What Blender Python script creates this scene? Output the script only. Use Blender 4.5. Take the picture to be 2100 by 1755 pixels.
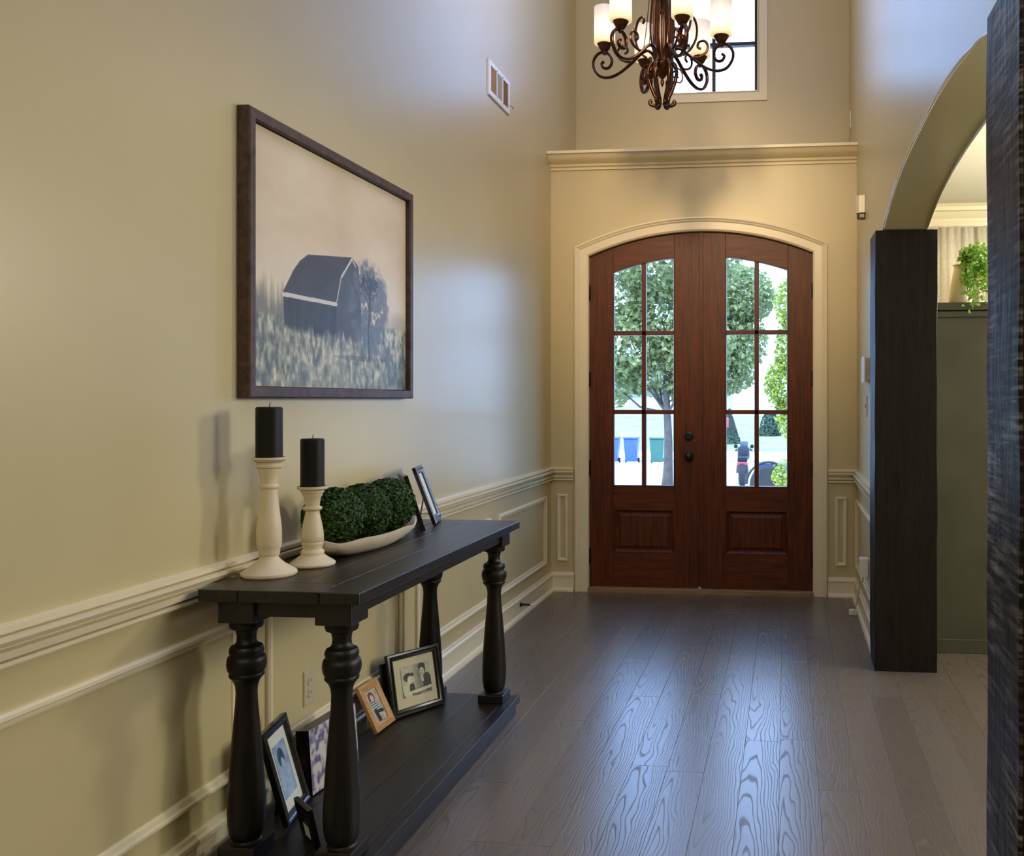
import bpy, math, random
import numpy as np
from mathutils import Vector, Matrix

S = bpy.context.scene
for o in list(bpy.data.objects):
    bpy.data.objects.remove(o)
PI = math.pi
R = math.radians

# ------------------------------------------------------------------ camera
cam_d = bpy.data.cameras.new('camera')
cam = bpy.data.objects.new('camera', cam_d)
S.collection.objects.link(cam)
cam.location = (0, 0, 1.30)
cam.rotation_euler = (R(90), 0, R(6.068))
cam_d.sensor_fit = 'HORIZONTAL'
cam_d.sensor_width = 36
cam_d.lens = 1900 / 2100 * 36
cam_d.shift_x = -360 / 2100
cam_d.shift_y = -57.5 / 2100
cam_d.clip_start = 0.02
S.camera = cam

# ------------------------------------------------------------------ view, world, lights
S.view_settings.view_transform = 'Standard'
S.view_settings.look = 'None'
S.view_settings.gamma = 1
S.view_settings.use_curve_mapping = False
S.view_settings.exposure = 0.0
S.cycles.use_denoising = True
S.cycles.max_bounces = 8
S.cycles.diffuse_bounces = 5
S.cycles.transparent_max_bounces = 16
S.cycles.caustics_reflective = False
S.cycles.caustics_refractive = False
S.cycles.sample_clamp_indirect = 4

W = bpy.data.worlds.new('sky')
S.world = W
W.use_nodes = True
wn = W.node_tree.nodes['Background']
wn.inputs[0].default_value = (0.31, 0.53, 1.0, 1)
wn.inputs[1].default_value = 10.0


def lamp(name, kind, loc, rot, energy, color, **kw):
    d = bpy.data.lights.new(name, kind)
    d.energy = energy
    d.color = color
    for k, v in kw.items():
        setattr(d, k, v)
    o = bpy.data.objects.new(name, d)
    o.location = loc
    o.rotation_euler = rot
    S.collection.objects.link(o)
    return o


lamp('sun', 'SUN', (0, -10, 30), (R(42), 0, R(-25)), 6.0, (1, .95, .86), angle=R(1))
# light portals in the openings: they guide the sampling of the sky and emit nothing themselves
lamp('window_portal', 'AREA', (-.545, 7.13, 4.38), (R(-90), 0, 0), 1, (1, 1, 1), shape='RECTANGLE', size=.70, size_y=1.56).data.cycles.is_portal = True
lamp('door_portal', 'AREA', (-.578, 6.38, 1.49), (R(-90), 0, 0), 1, (1, 1, 1), shape='RECTANGLE', size=1.25, size_y=1.60).data.cycles.is_portal = True
# daylight from the dining room's side window, seen only by its light through the arch
lamp('dining_daylight', 'AREA', (3.55, 3.45, 1.95), (0, R(90), 0), 75, (.92, .97, 1.0),
     shape='RECTANGLE', size=1.0, size_y=1.0)
# fill lamp added behind the camera, as if from living room windows
lamp('living_room_fill', 'AREA', (.3, -4.0, 4.7), (R(76), 0, 0), 112, (1.0, .95, .78),
     shape='RECTANGLE', size=3.6, size_y=1.5)
# added point lamp standing in for the chandelier's bulbs, unseen above its shades
lamp('chandelier_light', 'POINT', (-.62, 4.63, 4.1), (0, 0, 0), 30, (1, .74, .46), shadow_soft_size=.2)
lamp('door_wall_fill_spot', 'SPOT', (-.57, .6, 3.75), (R(75.5), 0, 0), 640, (1, .70, .36), spot_size=R(31), spot_blend=1.0, shadow_soft_size=.3)  # unseen spot added to warm and brighten the door wall
lamp('overhead_blue_fill', 'AREA', (-.57, 3.6, 5.55), (0, 0, 0), 26, (.22, .42, 1.0), shape='RECTANGLE', size=1.6, size_y=3.2)  # blue fill lamp added under the closed ceiling for floor and walls
# unseen lamp added above the arch to tint the upper left wall blue
lamp('left_wall_blue_fill', 'AREA', (.44, 3.3, 4.5), (0, R(82), 0), 62, (.26, .34, 1.0), shape='RECTANGLE', size=1.1, size_y=2.2)
lamp('dining_fill', 'POINT', (2.2, 5.0, 2.1), (0, 0, 0), 125, (1, .95, .78), shadow_soft_size=.2)  # unseen lamp added to brighten the dining room's curtain and ceiling

# ------------------------------------------------------------------ helpers


class MB:
    def __init__(s):
        s.v = []
        s.f = []
        s.mi = []

    def add(s, vs, fs, M=None, mi=0):
        n = len(s.v)
        s.v += [tuple(M @ Vector(v)) if M is not None else tuple(v) for v in vs]
        s.f += [tuple(i + n for i in f) for f in fs]
        s.mi += [mi] * len(fs)
        return s

    def box(s, x0, x1, y0, y1, z0, z1, M=None, mi=0):
        vs = [(x, y, z) for z in (z0, z1) for y in (y0, y1) for x in (x0, x1)]
        fs = [(0, 2, 3, 1), (4, 5, 7, 6), (0, 1, 5, 4), (2, 6, 7, 3), (0, 4, 6, 2), (1, 3, 7, 5)]
        return s.add(vs, fs, M, mi)

    def lathe(s, prof, c=(0, 0, 0), seg=32, M=None, mi=0):
        vs = []
        fs = []
        n = len(prof)
        for i in range(seg):
            a = 2 * PI * i / seg
            for r, z in prof:
                vs.append((c[0] + r * math.cos(a), c[1] + r * math.sin(a), c[2] + z))
        for i in range(seg):
            j = (i + 1) % seg
            for k in range(n - 1):
                fs.append((i * n + k, j * n + k, j * n + k + 1, i * n + k + 1))
        fs.append(tuple(i * n for i in range(seg))[::-1])
        fs.append(tuple(i * n + n - 1 for i in range(seg)))
        return s.add(vs, fs, M, mi)

    def tube(s, path, r, seg=8, closed=False, ry=None, up=None, M=None, mi=0):
        P = [Vector(p) for p in path]
        n = len(P)
        rs = r if isinstance(r, (list, tuple)) else [r] * n
        vs = []
        prev = None
        for i, p in enumerate(P):
            if closed:
                t = (P[(i + 1) % n] - P[i - 1])
            else:
                t = P[min(i + 1, n - 1)] - P[max(i - 1, 0)]
            t.normalize()
            if up is not None:
                a = Vector(up).cross(t)
                if a.length < 1e-4:
                    a = Vector((1, 0, 0)).cross(t)
            elif prev is None:
                a = t.orthogonal()
            else:
                a = prev - t * prev.dot(t)
            a.normalize()
            prev = a
            b = t.cross(a)
            for k in range(seg):
                th = 2 * PI * k / seg
                vs.append(p + a * math.cos(th) * (ry if ry is not None else rs[i]) + b * math.sin(th) * rs[i])
        fs = []
        for i in range(n if closed else n - 1):
            j = (i + 1) % n
            for k in range(seg):
                l = (k + 1) % seg
                fs.append((i * seg + k, i * seg + l, j * seg + l, j * seg + k))
        if not closed:
            fs.append(tuple(range(seg))[::-1])
            fs.append(tuple((n - 1) * seg + k for k in range(seg)))
        return s.add(vs, fs, M, mi)

    def prism(s, poly, fn, d0, d1, mi=0):
        """poly: list of (a,b); fn(a,b,d)->xyz."""
        n = len(poly)
        vs = [fn(a, b, d0) for a, b in poly] + [fn(a, b, d1) for a, b in poly]
        fs = [tuple(range(n))[::-1], tuple(range(n, 2 * n))]
        for i in range(n):
            j = (i + 1) % n
            fs.append((i, j, n + j, n + i))
        return s.add(vs, fs, None, mi)

    def sweep(s, rings, closed_ring=False, closed_path=False, mi=0):
        """rings: list (along profile) of point lists (along path)."""
        n = len(rings[0])
        vs = [p for r in rings for p in r]
        fs = []
        m = len(rings)
        for i in range(m - 1 + (1 if closed_ring else 0)):
            j = (i + 1) % m
            for k in range(n - (0 if closed_path else 1)):
                l = (k + 1) % n
                fs.append((i * n + k, i * n + l, j * n + l, j * n + k))
        if closed_ring and not closed_path:
            fs.append(tuple(i * n for i in range(m)))
            fs.append(tuple(i * n + n - 1 for i in range(m))[::-1])
        return s.add(vs, fs, None, mi)

    def mitre(s, u0, u1, v0, v1, prof, fn, mi=0):
        """rectangular mitred frame; prof closed list of (inset, height); fn(u,v,h)."""
        rings = []
        for t, h in prof:
            rings.append([fn(u0 + t, v0 + t, h), fn(u1 - t, v0 + t, h), fn(u1 - t, v1 - t, h), fn(u0 + t, v1 - t, h)])
        return s.sweep(rings, True, True, mi)

    def obj(s, name, mats, parent=None, smooth=None, bevel=0, seg=2, col=None, origin=None, fix=True):
        me = bpy.data.meshes.new(name)
        vs = s.v
        if origin is not None:
            ox, oy, oz = origin
            vs = [(x - ox, y - oy, z - oz) for x, y, z in vs]
        me.from_pydata(vs, [], s.f)
        if not isinstance(mats, (list, tuple)):
            mats = [mats]
        for m in mats:
            me.materials.append(m)
        if len(mats) > 1:
            me.polygons.foreach_set('material_index', s.mi)
        if fix:
            import bmesh
            bm = bmesh.new()
            bm.from_mesh(me)
            bmesh.ops.recalc_face_normals(bm, faces=bm.faces)
            bm.to_mesh(me)
            bm.free()
        if smooth:
            me.polygons.foreach_set('use_smooth', [True] * len(me.polygons))
            me.set_sharp_from_angle(angle=R(smooth))
        me.update()
        o = bpy.data.objects.new(name, me)
        S.collection.objects.link(o)
        if origin is not None:
            o.location = origin
        if parent is not None:
            o.parent = parent
            if parent.type == 'EMPTY' or True:
                # parents keep world-space children: parents' own transform is undone
                o.matrix_parent_inverse = parent_matrix(parent).inverted()
        if bevel:
            m = o.modifiers.new('bevel', 'BEVEL')
            m.width = bevel
            m.segments = seg
            m.limit_method = 'ANGLE'
            m.angle_limit = R(40)
        return o


def parent_matrix(p):
    M = Matrix.LocRotScale(p.location, p.rotation_euler, p.scale)
    if p.parent is not None:
        M = parent_matrix(p.parent) @ p.matrix_parent_inverse @ M
    return M


def tag(o, label=None, cat=None, group=None, kind=None):
    if label:
        o['label'] = label
    if cat:
        o['category'] = cat
    if group:
        o['group'] = group
    if kind:
        o['kind'] = kind
    return o


def thing(name, label, cat, loc=(0, 0, 0), rot=(0, 0, 0), group=None):
    o = bpy.data.objects.new(name, None)
    o.empty_display_size = .05
    S.collection.objects.link(o)
    o.location = loc
    o.rotation_euler = rot
    return tag(o, label, cat, group)


def structure(o):
    o['kind'] = 'structure'
    return o


def copy_tree(o, parent=None):
    c = o.copy()
    S.collection.objects.link(c)
    if parent is not None:
        c.parent = parent
    for ch in list(o.children):
        copy_tree(ch, c)
    return c


# ------------------------------------------------------------------ materials
def lin(r, g, b):
    f = lambda c: (c / 255) / 12.92 if c / 255 <= .04045 else ((c / 255 + .055) / 1.055) ** 2.4
    return (f(r), f(g), f(b), 1)


class NT:
    def __init__(s, name):
        s.m = bpy.data.materials.new(name)
        s.m.use_nodes = True
        s.n = s.m.node_tree.nodes
        s.l = s.m.node_tree.links
        s.b = s.n['Principled BSDF']

    def node(s, t, **kw):
        n = s.n.new(t)
        for k, v in kw.items():
            if k in n.inputs.keys() if hasattr(n.inputs, 'keys') else False:
                n.inputs[k].default_value = v
            else:
                setattr(n, k, v)
        return n

    def link(s, a, b):
        s.l.new(a, b)

    def coords(s, scale=(1, 1, 1), rand=0.0, kind='Object'):
        tc = s.node('ShaderNodeTexCoord')
        mp = s.node('ShaderNodeMapping')
        mp.inputs['Scale'].default_value = scale
        out = tc.outputs[kind]
        if rand:
            oi = s.node('ShaderNodeObjectInfo')
            mu = s.node('ShaderNodeMath', operation='MULTIPLY')
            mu.inputs[1].default_value = rand
            s.link(oi.outputs['Random'], mu.inputs[0])
            va = s.node('ShaderNodeVectorMath', operation='ADD')
            s.link(out, va.inputs[0])
            s.link(mu.outputs[0], va.inputs[1])
            out = va.outputs[0]
        s.link(out, mp.inputs['Vector'])
        return mp.outputs['Vector']

    def noise(s, vec, scale, detail=3, rough=.5, dist=0.0):
        n = s.node('ShaderNodeTexNoise')
        n.inputs['Scale'].default_value = scale
        n.inputs['Detail'].default_value = detail
        n.inputs['Roughness'].default_value = rough
        n.inputs['Distortion'].default_value = dist
        s.link(vec, n.inputs['Vector'])
        return n.outputs['Fac']

    def ramp(s, fac, stops):
        r = s.node('ShaderNodeValToRGB')
        e = r.color_ramp.elements
        while len(e) < len(stops):
            e.new(.5)
        for el, (p, c) in zip(e, stops):
            el.position = p
            el.color = c if len(c) == 4 else (*c, 1)
        s.link(fac, r.inputs[0])
        return r.outputs[0]

    def bump(s, h, strength=.2, dist=.01):
        b = s.node('ShaderNodeBump')
        b.inputs['Strength'].default_value = strength
        b.inputs['Distance'].default_value = dist
        s.link(h, b.inputs['Height'])
        s.link(b.outputs[0], s.b.inputs['Normal'])

    def set(s, rough=.5, metal=0.0, spec=.5, coat=0.0, coat_r=.1):
        s.b.inputs['Roughness'].default_value = rough
        s.b.inputs['Metallic'].default_value = metal
        s.b.inputs['Specular IOR Level'].default_value = spec
        s.b.inputs['Coat Weight'].default_value = coat
        s.b.inputs['Coat Roughness'].default_value = coat_r
        return s


def c4(c):
    return tuple(c) if len(c) == 4 else (*c, 1)


def plain(name, col, rough=.5, metal=0.0, spec=.5, coat=0.0, var=.12, scale=9.0, bump=0.0):
    t = NT(name).set(rough, metal, spec, coat)
    v = t.coords()
    f = t.noise(v, scale, 3)
    a = tuple(c * (1 - var) for c in col[:3])
    b = tuple(min(1, c * (1 + var)) for c in col[:3])
    t.link(t.ramp(f, [(.3, a), (.7, b)]), t.b.inputs['Base Color'])
    if bump:
        t.bump(t.noise(v, scale * 12, 3), bump, .003)
    return t.m


def wood(name, dark, light, scale=(14, 1.2, 14), rough=.4, coat=0.0, bump=.15, rand=7.0, spec=.5, wear=None, var=1.0):
    t = NT(name).set(rough, 0, spec, coat, .15)
    v = t.coords(scale, rand)
    f = t.noise(v, 3.0, 6, .62, .6)
    t.link(t.ramp(f, [(.28, dark), (.72, light)]), t.b.inputs['Base Color'])
    g = t.noise(v, 16, 4, .6)
    t.bump(g, bump, .004)
    return t.m


M = {}
M['wall'] = plain('wall_paint', (.55, .463, .250), rough=.34, var=.025, scale=2.2, spec=.5)
M['trim'] = plain('cream_trim_paint', (.76, .67, .46), rough=.28, var=.02, scale=3)
M['ceil'] = plain('ceiling_paint', (.72, .70, .62), rough=.8, var=.02)
M['green'] = plain('dark_green_paint', (.068, .066, .044), rough=.38, var=.15, scale=4)
M['soffit'] = M['wall']
M['white'] = plain('white_plastic', (.72, .68, .60), rough=.35, var=.03)
M['white_cool'] = plain('white_enamel', (.78, .78, .78), rough=.3, var=.02)
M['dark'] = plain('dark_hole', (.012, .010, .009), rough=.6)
M['tabledark'] = wood('black_stained_wood', (.0045, .0036, .003), (.024, .017, .0125), (26, 1.6, 26), .33, bump=.22, spec=.42)
M['legdark'] = wood('black_stained_turning', (.004, .003, .0025), (.013, .0095, .0072), (20, 20, 2), .40, bump=.15, spec=.28)
M['post'] = None
M['doorwood'] = wood('mahogany_vertical', (.034, .0065, .0022), (.140, .030, .0075), (22, 22, 1.3), .42, bump=.08, spec=.28)
M['doorwood_h'] = wood('mahogany_horizontal', (.045, .0085, .003), (.155, .034, .0085), (1.3, 22, 22), .42, bump=.08, spec=.28)
M['threshold'] = wood('oak_threshold', (.20, .12, .06), (.34, .22, .11), (2, 20, 20), .45)
M['iron'] = plain('black_iron', (.018, .016, .015), rough=.4, metal=.6)
M['bronze'] = plain('oil_rubbed_bronze', (.085, .036, .020), rough=.30, metal=.9, var=.35, scale=30)
M['frameblack'] = wood('black_frame_wood', (.004, .0035, .003), (.010, .008, .007), (20, 20, 20), .26, coat=.15, bump=.06, spec=.4)
M['framebrown'] = wood('rustic_brown_frame', (.034, .017, .011), (.105, .062, .045), (9, 9, 9), .5, bump=.3, spec=.3)
M['framespot'] = wood('light_oak_frame', (.42, .23, .075), (.58, .34, .13), (8, 8, 30), .4, bump=.06)
M['candle'] = plain('black_wax', (.005, .0042, .004), rough=.5, var=.2, spec=.25)
M['cream'] = plain('distressed_cream_paint', (.66, .56, .38), rough=.5, var=.06, scale=14)
M['bowl'] = plain('white_wash_bowl', (.70, .60, .47), rough=.5, var=.08, scale=12)
M['mat'] = plain('cream_mat_board', (.62, .57, .40), rough=.7, var=.02)
M['matwhite'] = plain('white_mat_board', (.62, .62, .58), rough=.7, var=.02)
M['curtain'] = plain('linen_curtain', (.58, .52, .41), rough=.85, var=.08, scale=40)
M['vase'] = plain('cream_ceramic', (.66, .56, .40), rough=.4, var=.04)


def post_mat(name='rough_sawn_timber', scuff=False):
    t = NT(name).set(.34, 0, .16, 0, .2)
    v = t.coords((16, 16, 1.2), 5)
    f = t.noise(v, 2.2, 6, .65, 1.2)
    col = t.ramp(f, [(.25, (.006, .0045, .0034)), (.6, (.016, .012, .009)), (.85, (.034, .027, .022))])
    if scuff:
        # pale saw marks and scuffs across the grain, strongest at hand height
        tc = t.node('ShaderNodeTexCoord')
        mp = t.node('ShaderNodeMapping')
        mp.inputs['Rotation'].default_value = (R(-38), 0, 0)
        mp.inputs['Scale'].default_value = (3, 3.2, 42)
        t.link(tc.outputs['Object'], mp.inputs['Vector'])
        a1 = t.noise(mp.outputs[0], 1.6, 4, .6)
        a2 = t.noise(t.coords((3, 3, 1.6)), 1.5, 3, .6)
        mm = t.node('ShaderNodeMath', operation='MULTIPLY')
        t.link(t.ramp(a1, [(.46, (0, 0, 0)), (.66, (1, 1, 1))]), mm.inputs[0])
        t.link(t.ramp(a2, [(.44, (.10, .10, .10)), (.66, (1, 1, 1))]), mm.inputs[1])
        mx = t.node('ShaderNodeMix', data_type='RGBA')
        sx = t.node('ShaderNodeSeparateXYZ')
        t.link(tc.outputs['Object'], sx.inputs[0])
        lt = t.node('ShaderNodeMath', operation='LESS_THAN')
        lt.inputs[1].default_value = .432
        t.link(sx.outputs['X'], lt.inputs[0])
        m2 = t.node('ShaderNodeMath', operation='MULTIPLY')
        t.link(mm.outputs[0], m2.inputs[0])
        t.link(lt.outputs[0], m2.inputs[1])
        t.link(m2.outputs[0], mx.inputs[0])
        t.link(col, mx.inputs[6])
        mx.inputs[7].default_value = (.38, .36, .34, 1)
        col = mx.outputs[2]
    t.link(col, t.b.inputs['Base Color'])
    w = t.node('ShaderNodeTexWave', wave_type='BANDS', bands_direction='DIAGONAL')
    w.inputs['Scale'].default_value = 26
    w.inputs['Distortion'].default_value = 9
    w.inputs['Detail'].default_value = 3
    t.link(t.coords((1, 1, 1.2), 3), w.inputs['Vector'])
    a = t.node('ShaderNodeMath', operation='MULTIPLY_ADD')
    a.inputs[1].default_value = .16
    t.link(w.outputs['Fac'], a.inputs[0])
    t.link(f, a.inputs[2])
    t.bump(a.outputs[0], .30, .004)
    r = t.ramp(t.noise(v, 5, 4), [(.35, (.42, .42, .42)), (.7, (.62, .62, .62))])
    t.link(r, t.b.inputs['Roughness'])
    return t.m


M['post'] = post_mat()
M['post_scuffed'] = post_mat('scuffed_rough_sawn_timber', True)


def floor_mat():
    t = NT('grey_stained_oak').set(.30, 0, .95, .0)
    tc = t.node('ShaderNodeTexCoord')
    oi = t.node('ShaderNodeObjectInfo')
    # cathedral grain: very elongated distorted rings about each plank's own middle
    mp = t.node('ShaderNodeMapping')
    mp.inputs['Scale'].default_value = (1, .058, 1)
    nz = t.node('ShaderNodeTexNoise')
    nz.inputs['Scale'].default_value = 2.4
    nz.inputs['Detail'].default_value = 2
    sc = t.node('ShaderNodeVectorMath', operation='MULTIPLY')
    sc.inputs[1].default_value = (5, 1.1, 1)
    mr = t.node('ShaderNodeMath', operation='MULTIPLY')
    mr.inputs[1].default_value = 40
    t.link(oi.outputs['Random'], mr.inputs[0])
    ad = t.node('ShaderNodeVectorMath', operation='ADD')
    t.link(tc.outputs['Object'], sc.inputs[0])
    t.link(sc.outputs[0], ad.inputs[0])
    t.link(mr.outputs[0], ad.inputs[1])
    t.link(ad.outputs[0], nz.inputs['Vector'])
    off = t.node('ShaderNodeVectorMath', operation='MULTIPLY_ADD')
    off.inputs[1].default_value = (.075, .40, 0)
    t.link(nz.outputs['Color'], off.inputs[0])
    t.link(tc.outputs['Object'], off.inputs[2])
    t.link(off.outputs[0], mp.inputs['Vector'])
    wv = t.node('ShaderNodeTexWave', wave_type='RINGS', rings_direction='SPHERICAL', wave_profile='SIN')
    wv.inputs['Scale'].default_value = 30
    wv.inputs['Distortion'].default_value = 1.2
    wv.inputs['Detail'].default_value = 2
    wv.inputs['Detail Scale'].default_value = 2
    t.link(mp.outputs[0], wv.inputs['Vector'])
    # fine pores
    mp2 = t.node('ShaderNodeMapping')
    mp2.inputs['Scale'].default_value = (90, 3.0, 90)
    t.link(ad.outputs[0], mp2.inputs['Vector'])
    pores = t.noise(mp2.outputs[0], 1.2, 3)
    gr = t.ramp(wv.outputs['Fac'], [(.0, (0, 0, 0)), (.16, (.8, .8, .8)), (.5, (1, 1, 1))])
    base = t.ramp(oi.outputs['Random'], [(0, (.115, .090, .070)), (.35, (.140, .108, .084)), (.7, (.122, .098, .080)), (1, (.158, .124, .098))])
    mx = t.node('ShaderNodeMix', data_type='RGBA', blend_type='MULTIPLY')
    mx.inputs[0].default_value = .30
    t.link(base, mx.inputs[6])
    t.link(gr, mx.inputs[7])
    t.link(mx.outputs[2], t.b.inputs['Base Color'])
    h = t.node('ShaderNodeMath', operation='MULTIPLY_ADD')
    h.inputs[1].default_value = .25
    t.link(pores, h.inputs[0])
    t.link(gr, h.inputs[2])
    t.bump(h.outputs[0], .10, .002)
    rr = t.ramp(h.outputs[0], [(.1, (.46, .46, .46)), (.8, (.29, .29, .29))])
    t.link(rr, t.b.inputs['Roughness'])
    return t.m


M['floor'] = floor_mat()


def glass_mat(name='window_glass', tint=(.96, .99, .99), refl=.045):
    t = NT(name)
    tr = t.node('ShaderNodeBsdfTransparent')
    tr.inputs[0].default_value = (*tint, 1)
    gl = t.node('ShaderNodeBsdfGlossy')
    gl.inputs['Roughness'].default_value = .02
    mx = t.node('ShaderNodeMixShader')
    mx.inputs[0].default_value = refl
    out = t.n['Material Output']
    t.link(tr.outputs[0], mx.inputs[1])
    t.link(gl.outputs[0], mx.inputs[2])
    t.link(mx.outputs[0], out.inputs['Surface'])
    return t.m


M['glass'] = glass_mat()


def shade_mat():
    """Frosted lamp glass, brightest round the bulb."""
    t = NT('lit_frosted_glass').set(.5)
    tc = t.node('ShaderNodeTexCoord')
    sp = t.node('ShaderNodeSeparateXYZ')
    t.link(tc.outputs['Object'], sp.inputs[0])
    z = t.node('ShaderNodeMapRange')
    z.inputs['From Min'].default_value = 0
    z.inputs['From Max'].default_value = .19
    t.link(sp.outputs['Z'], z.inputs['Value'])
    col = t.ramp(z.outputs[0], [(0, (.95, .72, .36)), (.30, (1.0, .93, .72)), (.55, (1, .93, .76)), (.8, (.82, .70, .62)), (1, (.66, .58, .60))])
    st = t.ramp(z.outputs[0], [(0, (.78, .78, .78)), (.2, (1, 1, 1)), (.38, (1, 1, 1)), (.75, (.8, .8, .8)), (1, (.7, .7, .7))])
    mu = t.node('ShaderNodeMath', operation='MULTIPLY')
    mu.inputs[1].default_value = 1.12
    t.link(st, mu.inputs[0])
    t.b.inputs['Base Color'].default_value = (.25, .22, .18, 1)
    t.link(col, t.b.inputs['Emission Color'])
    t.link(mu.outputs[0], t.b.inputs['Emission Strength'])
    return t.m


M['shade'] = shade_mat()


def leaf_mat(name, a, b, rough=.5, trans=.0, rand_geo=True):
    t = NT(name).set(rough)
    g = t.node('ShaderNodeNewGeometry')
    t.link(t.ramp(g.outputs['Random Per Island'], [(0, a), (1, b)]), t.b.inputs['Base Color'])
    if trans:
        t.b.inputs['Subsurface Weight'].default_value = 0
        tl = t.node('ShaderNodeBsdfTranslucent')
        tl.inputs[0].default_value = c4(b)
        mx = t.node('ShaderNodeMixShader')
        mx.inputs[0].default_value = trans
        out = t.n['Material Output']
        t.link(t.b.outputs[0], mx.inputs[1])
        t.link(tl.outputs[0], mx.inputs[2])
        t.link(mx.outputs[0], out.inputs['Surface'])
    return t.m


def image_mat(name, arr, rough=.5, coat=0.0):
    """arr HxWx3 sRGB floats (row 0 = top); mapped by UV."""
    h, w, _ = arr.shape
    im = bpy.data.images.new(name, w, h)
    px = np.ones((h, w, 4), np.float32)
    px[..., :3] = np.clip(arr[::-1], 0, 1)
    im.pixels.foreach_set(px.ravel())
    im.pack()
    t = NT(name).set(rough, 0, .5, coat)
    n = t.node('ShaderNodeTexImage')
    n.image = im
    n.interpolation = 'Cubic'
    t.link(n.outputs[0], t.b.inputs['Base Color'])
    return t.m


def print_sheet(name, corners, mat, parent, thick=.0015):
    """flat printed sheet: corners BL, BR, TR, TL; given a little thickness behind."""
    c = [Vector(p) for p in corners]
    n = (c[1] - c[0]).cross(c[3] - c[0]).normalized() * thick
    b = [p - n for p in c]
    me = bpy.data.meshes.new(name)
    me.from_pydata([tuple(p) for p in c + b], [], [(0, 1, 2, 3), (7, 6, 5, 4), (0, 4, 5, 1), (1, 5, 6, 2), (2, 6, 7, 3), (3, 7, 4, 0)])
    uv = me.uv_layers.new(name='uv')
    fr = [(0, 0), (1, 0), (1, 1), (0, 1)]
    for i in range(4):
        uv.data[i].uv = fr[i]
    for i in range(4, 24):
        uv.data[i].uv = (.01, .01)
    me.materials.append(mat)
    o = bpy.data.objects.new(name, me)
    S.collection.objects.link(o)
    o.parent = parent
    o.matrix_parent_inverse = parent_matrix(parent).inverted()
    return o


# ------------------------------------------------------------------ numpy painting tools
def vnoise(h, w, cy, cx, seed, octaves=4):
    rng = np.random.default_rng(seed)
    out = np.zeros((h, w))
    amp = 1.0
    tot = 0
    for o in range(octaves):
        gy, gx = max(2, int(cy * 2 ** o)), max(2, int(cx * 2 ** o))
        g = rng.random((gy + 1, gx + 1))
        y = np.linspace(0, gy - 1e-6, h)
        x = np.linspace(0, gx - 1e-6, w)
        yi, xi = y.astype(int), x.astype(int)
        fy, fx = y - yi, x - xi
        fy = (fy * fy * (3 - 2 * fy))[:, None]
        fx = (fx * fx * (3 - 2 * fx))[None]
        out += amp * ((g[yi][:, xi] * (1 - fx) + g[yi][:, xi + 1] * fx) * (1 - fy)
                      + (g[yi + 1][:, xi] * (1 - fx) + g[yi + 1][:, xi + 1] * fx) * fy)
        tot += amp
        amp *= .55
    return out / tot


def poly_mask(u, v, pts):
    m = np.zeros(u.shape, bool)
    n = len(pts)
    for i in range(n):
        x1, y1 = pts[i]
        x2, y2 = pts[(i + 1) % n]
        c = ((y1 > v) != (y2 > v)) & (u < (x2 - x1) * (v - y1) / (y2 - y1 + 1e-12) + x1)
        m ^= c
    return m


def ell(u, v, cx, cy, rx, ry, ang=0.0):
    c, s = math.cos(ang), math.sin(ang)
    x, y = u - cx, v - cy
    return ((x * c + y * s) / rx) ** 2 + ((-x * s + y * c) / ry) ** 2 < 1


def grid(h, w):
    v, u = np.mgrid[0:h, 0:w]
    return (u + .5) / w, 1 - (v + .5) / h


def seg_mask(u, v, x1, y1, x2, y2, wd, asp=1.0):
    dx, dy = (x2 - x1) * asp, y2 - y1
    px, py = (u - x1) * asp, v - y1
    t = np.clip((px * dx + py * dy) / (dx * dx + dy * dy + 1e-9), 0, 1)
    return (px - t * dx) ** 2 + (py - t * dy) ** 2 < wd * wd


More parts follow.
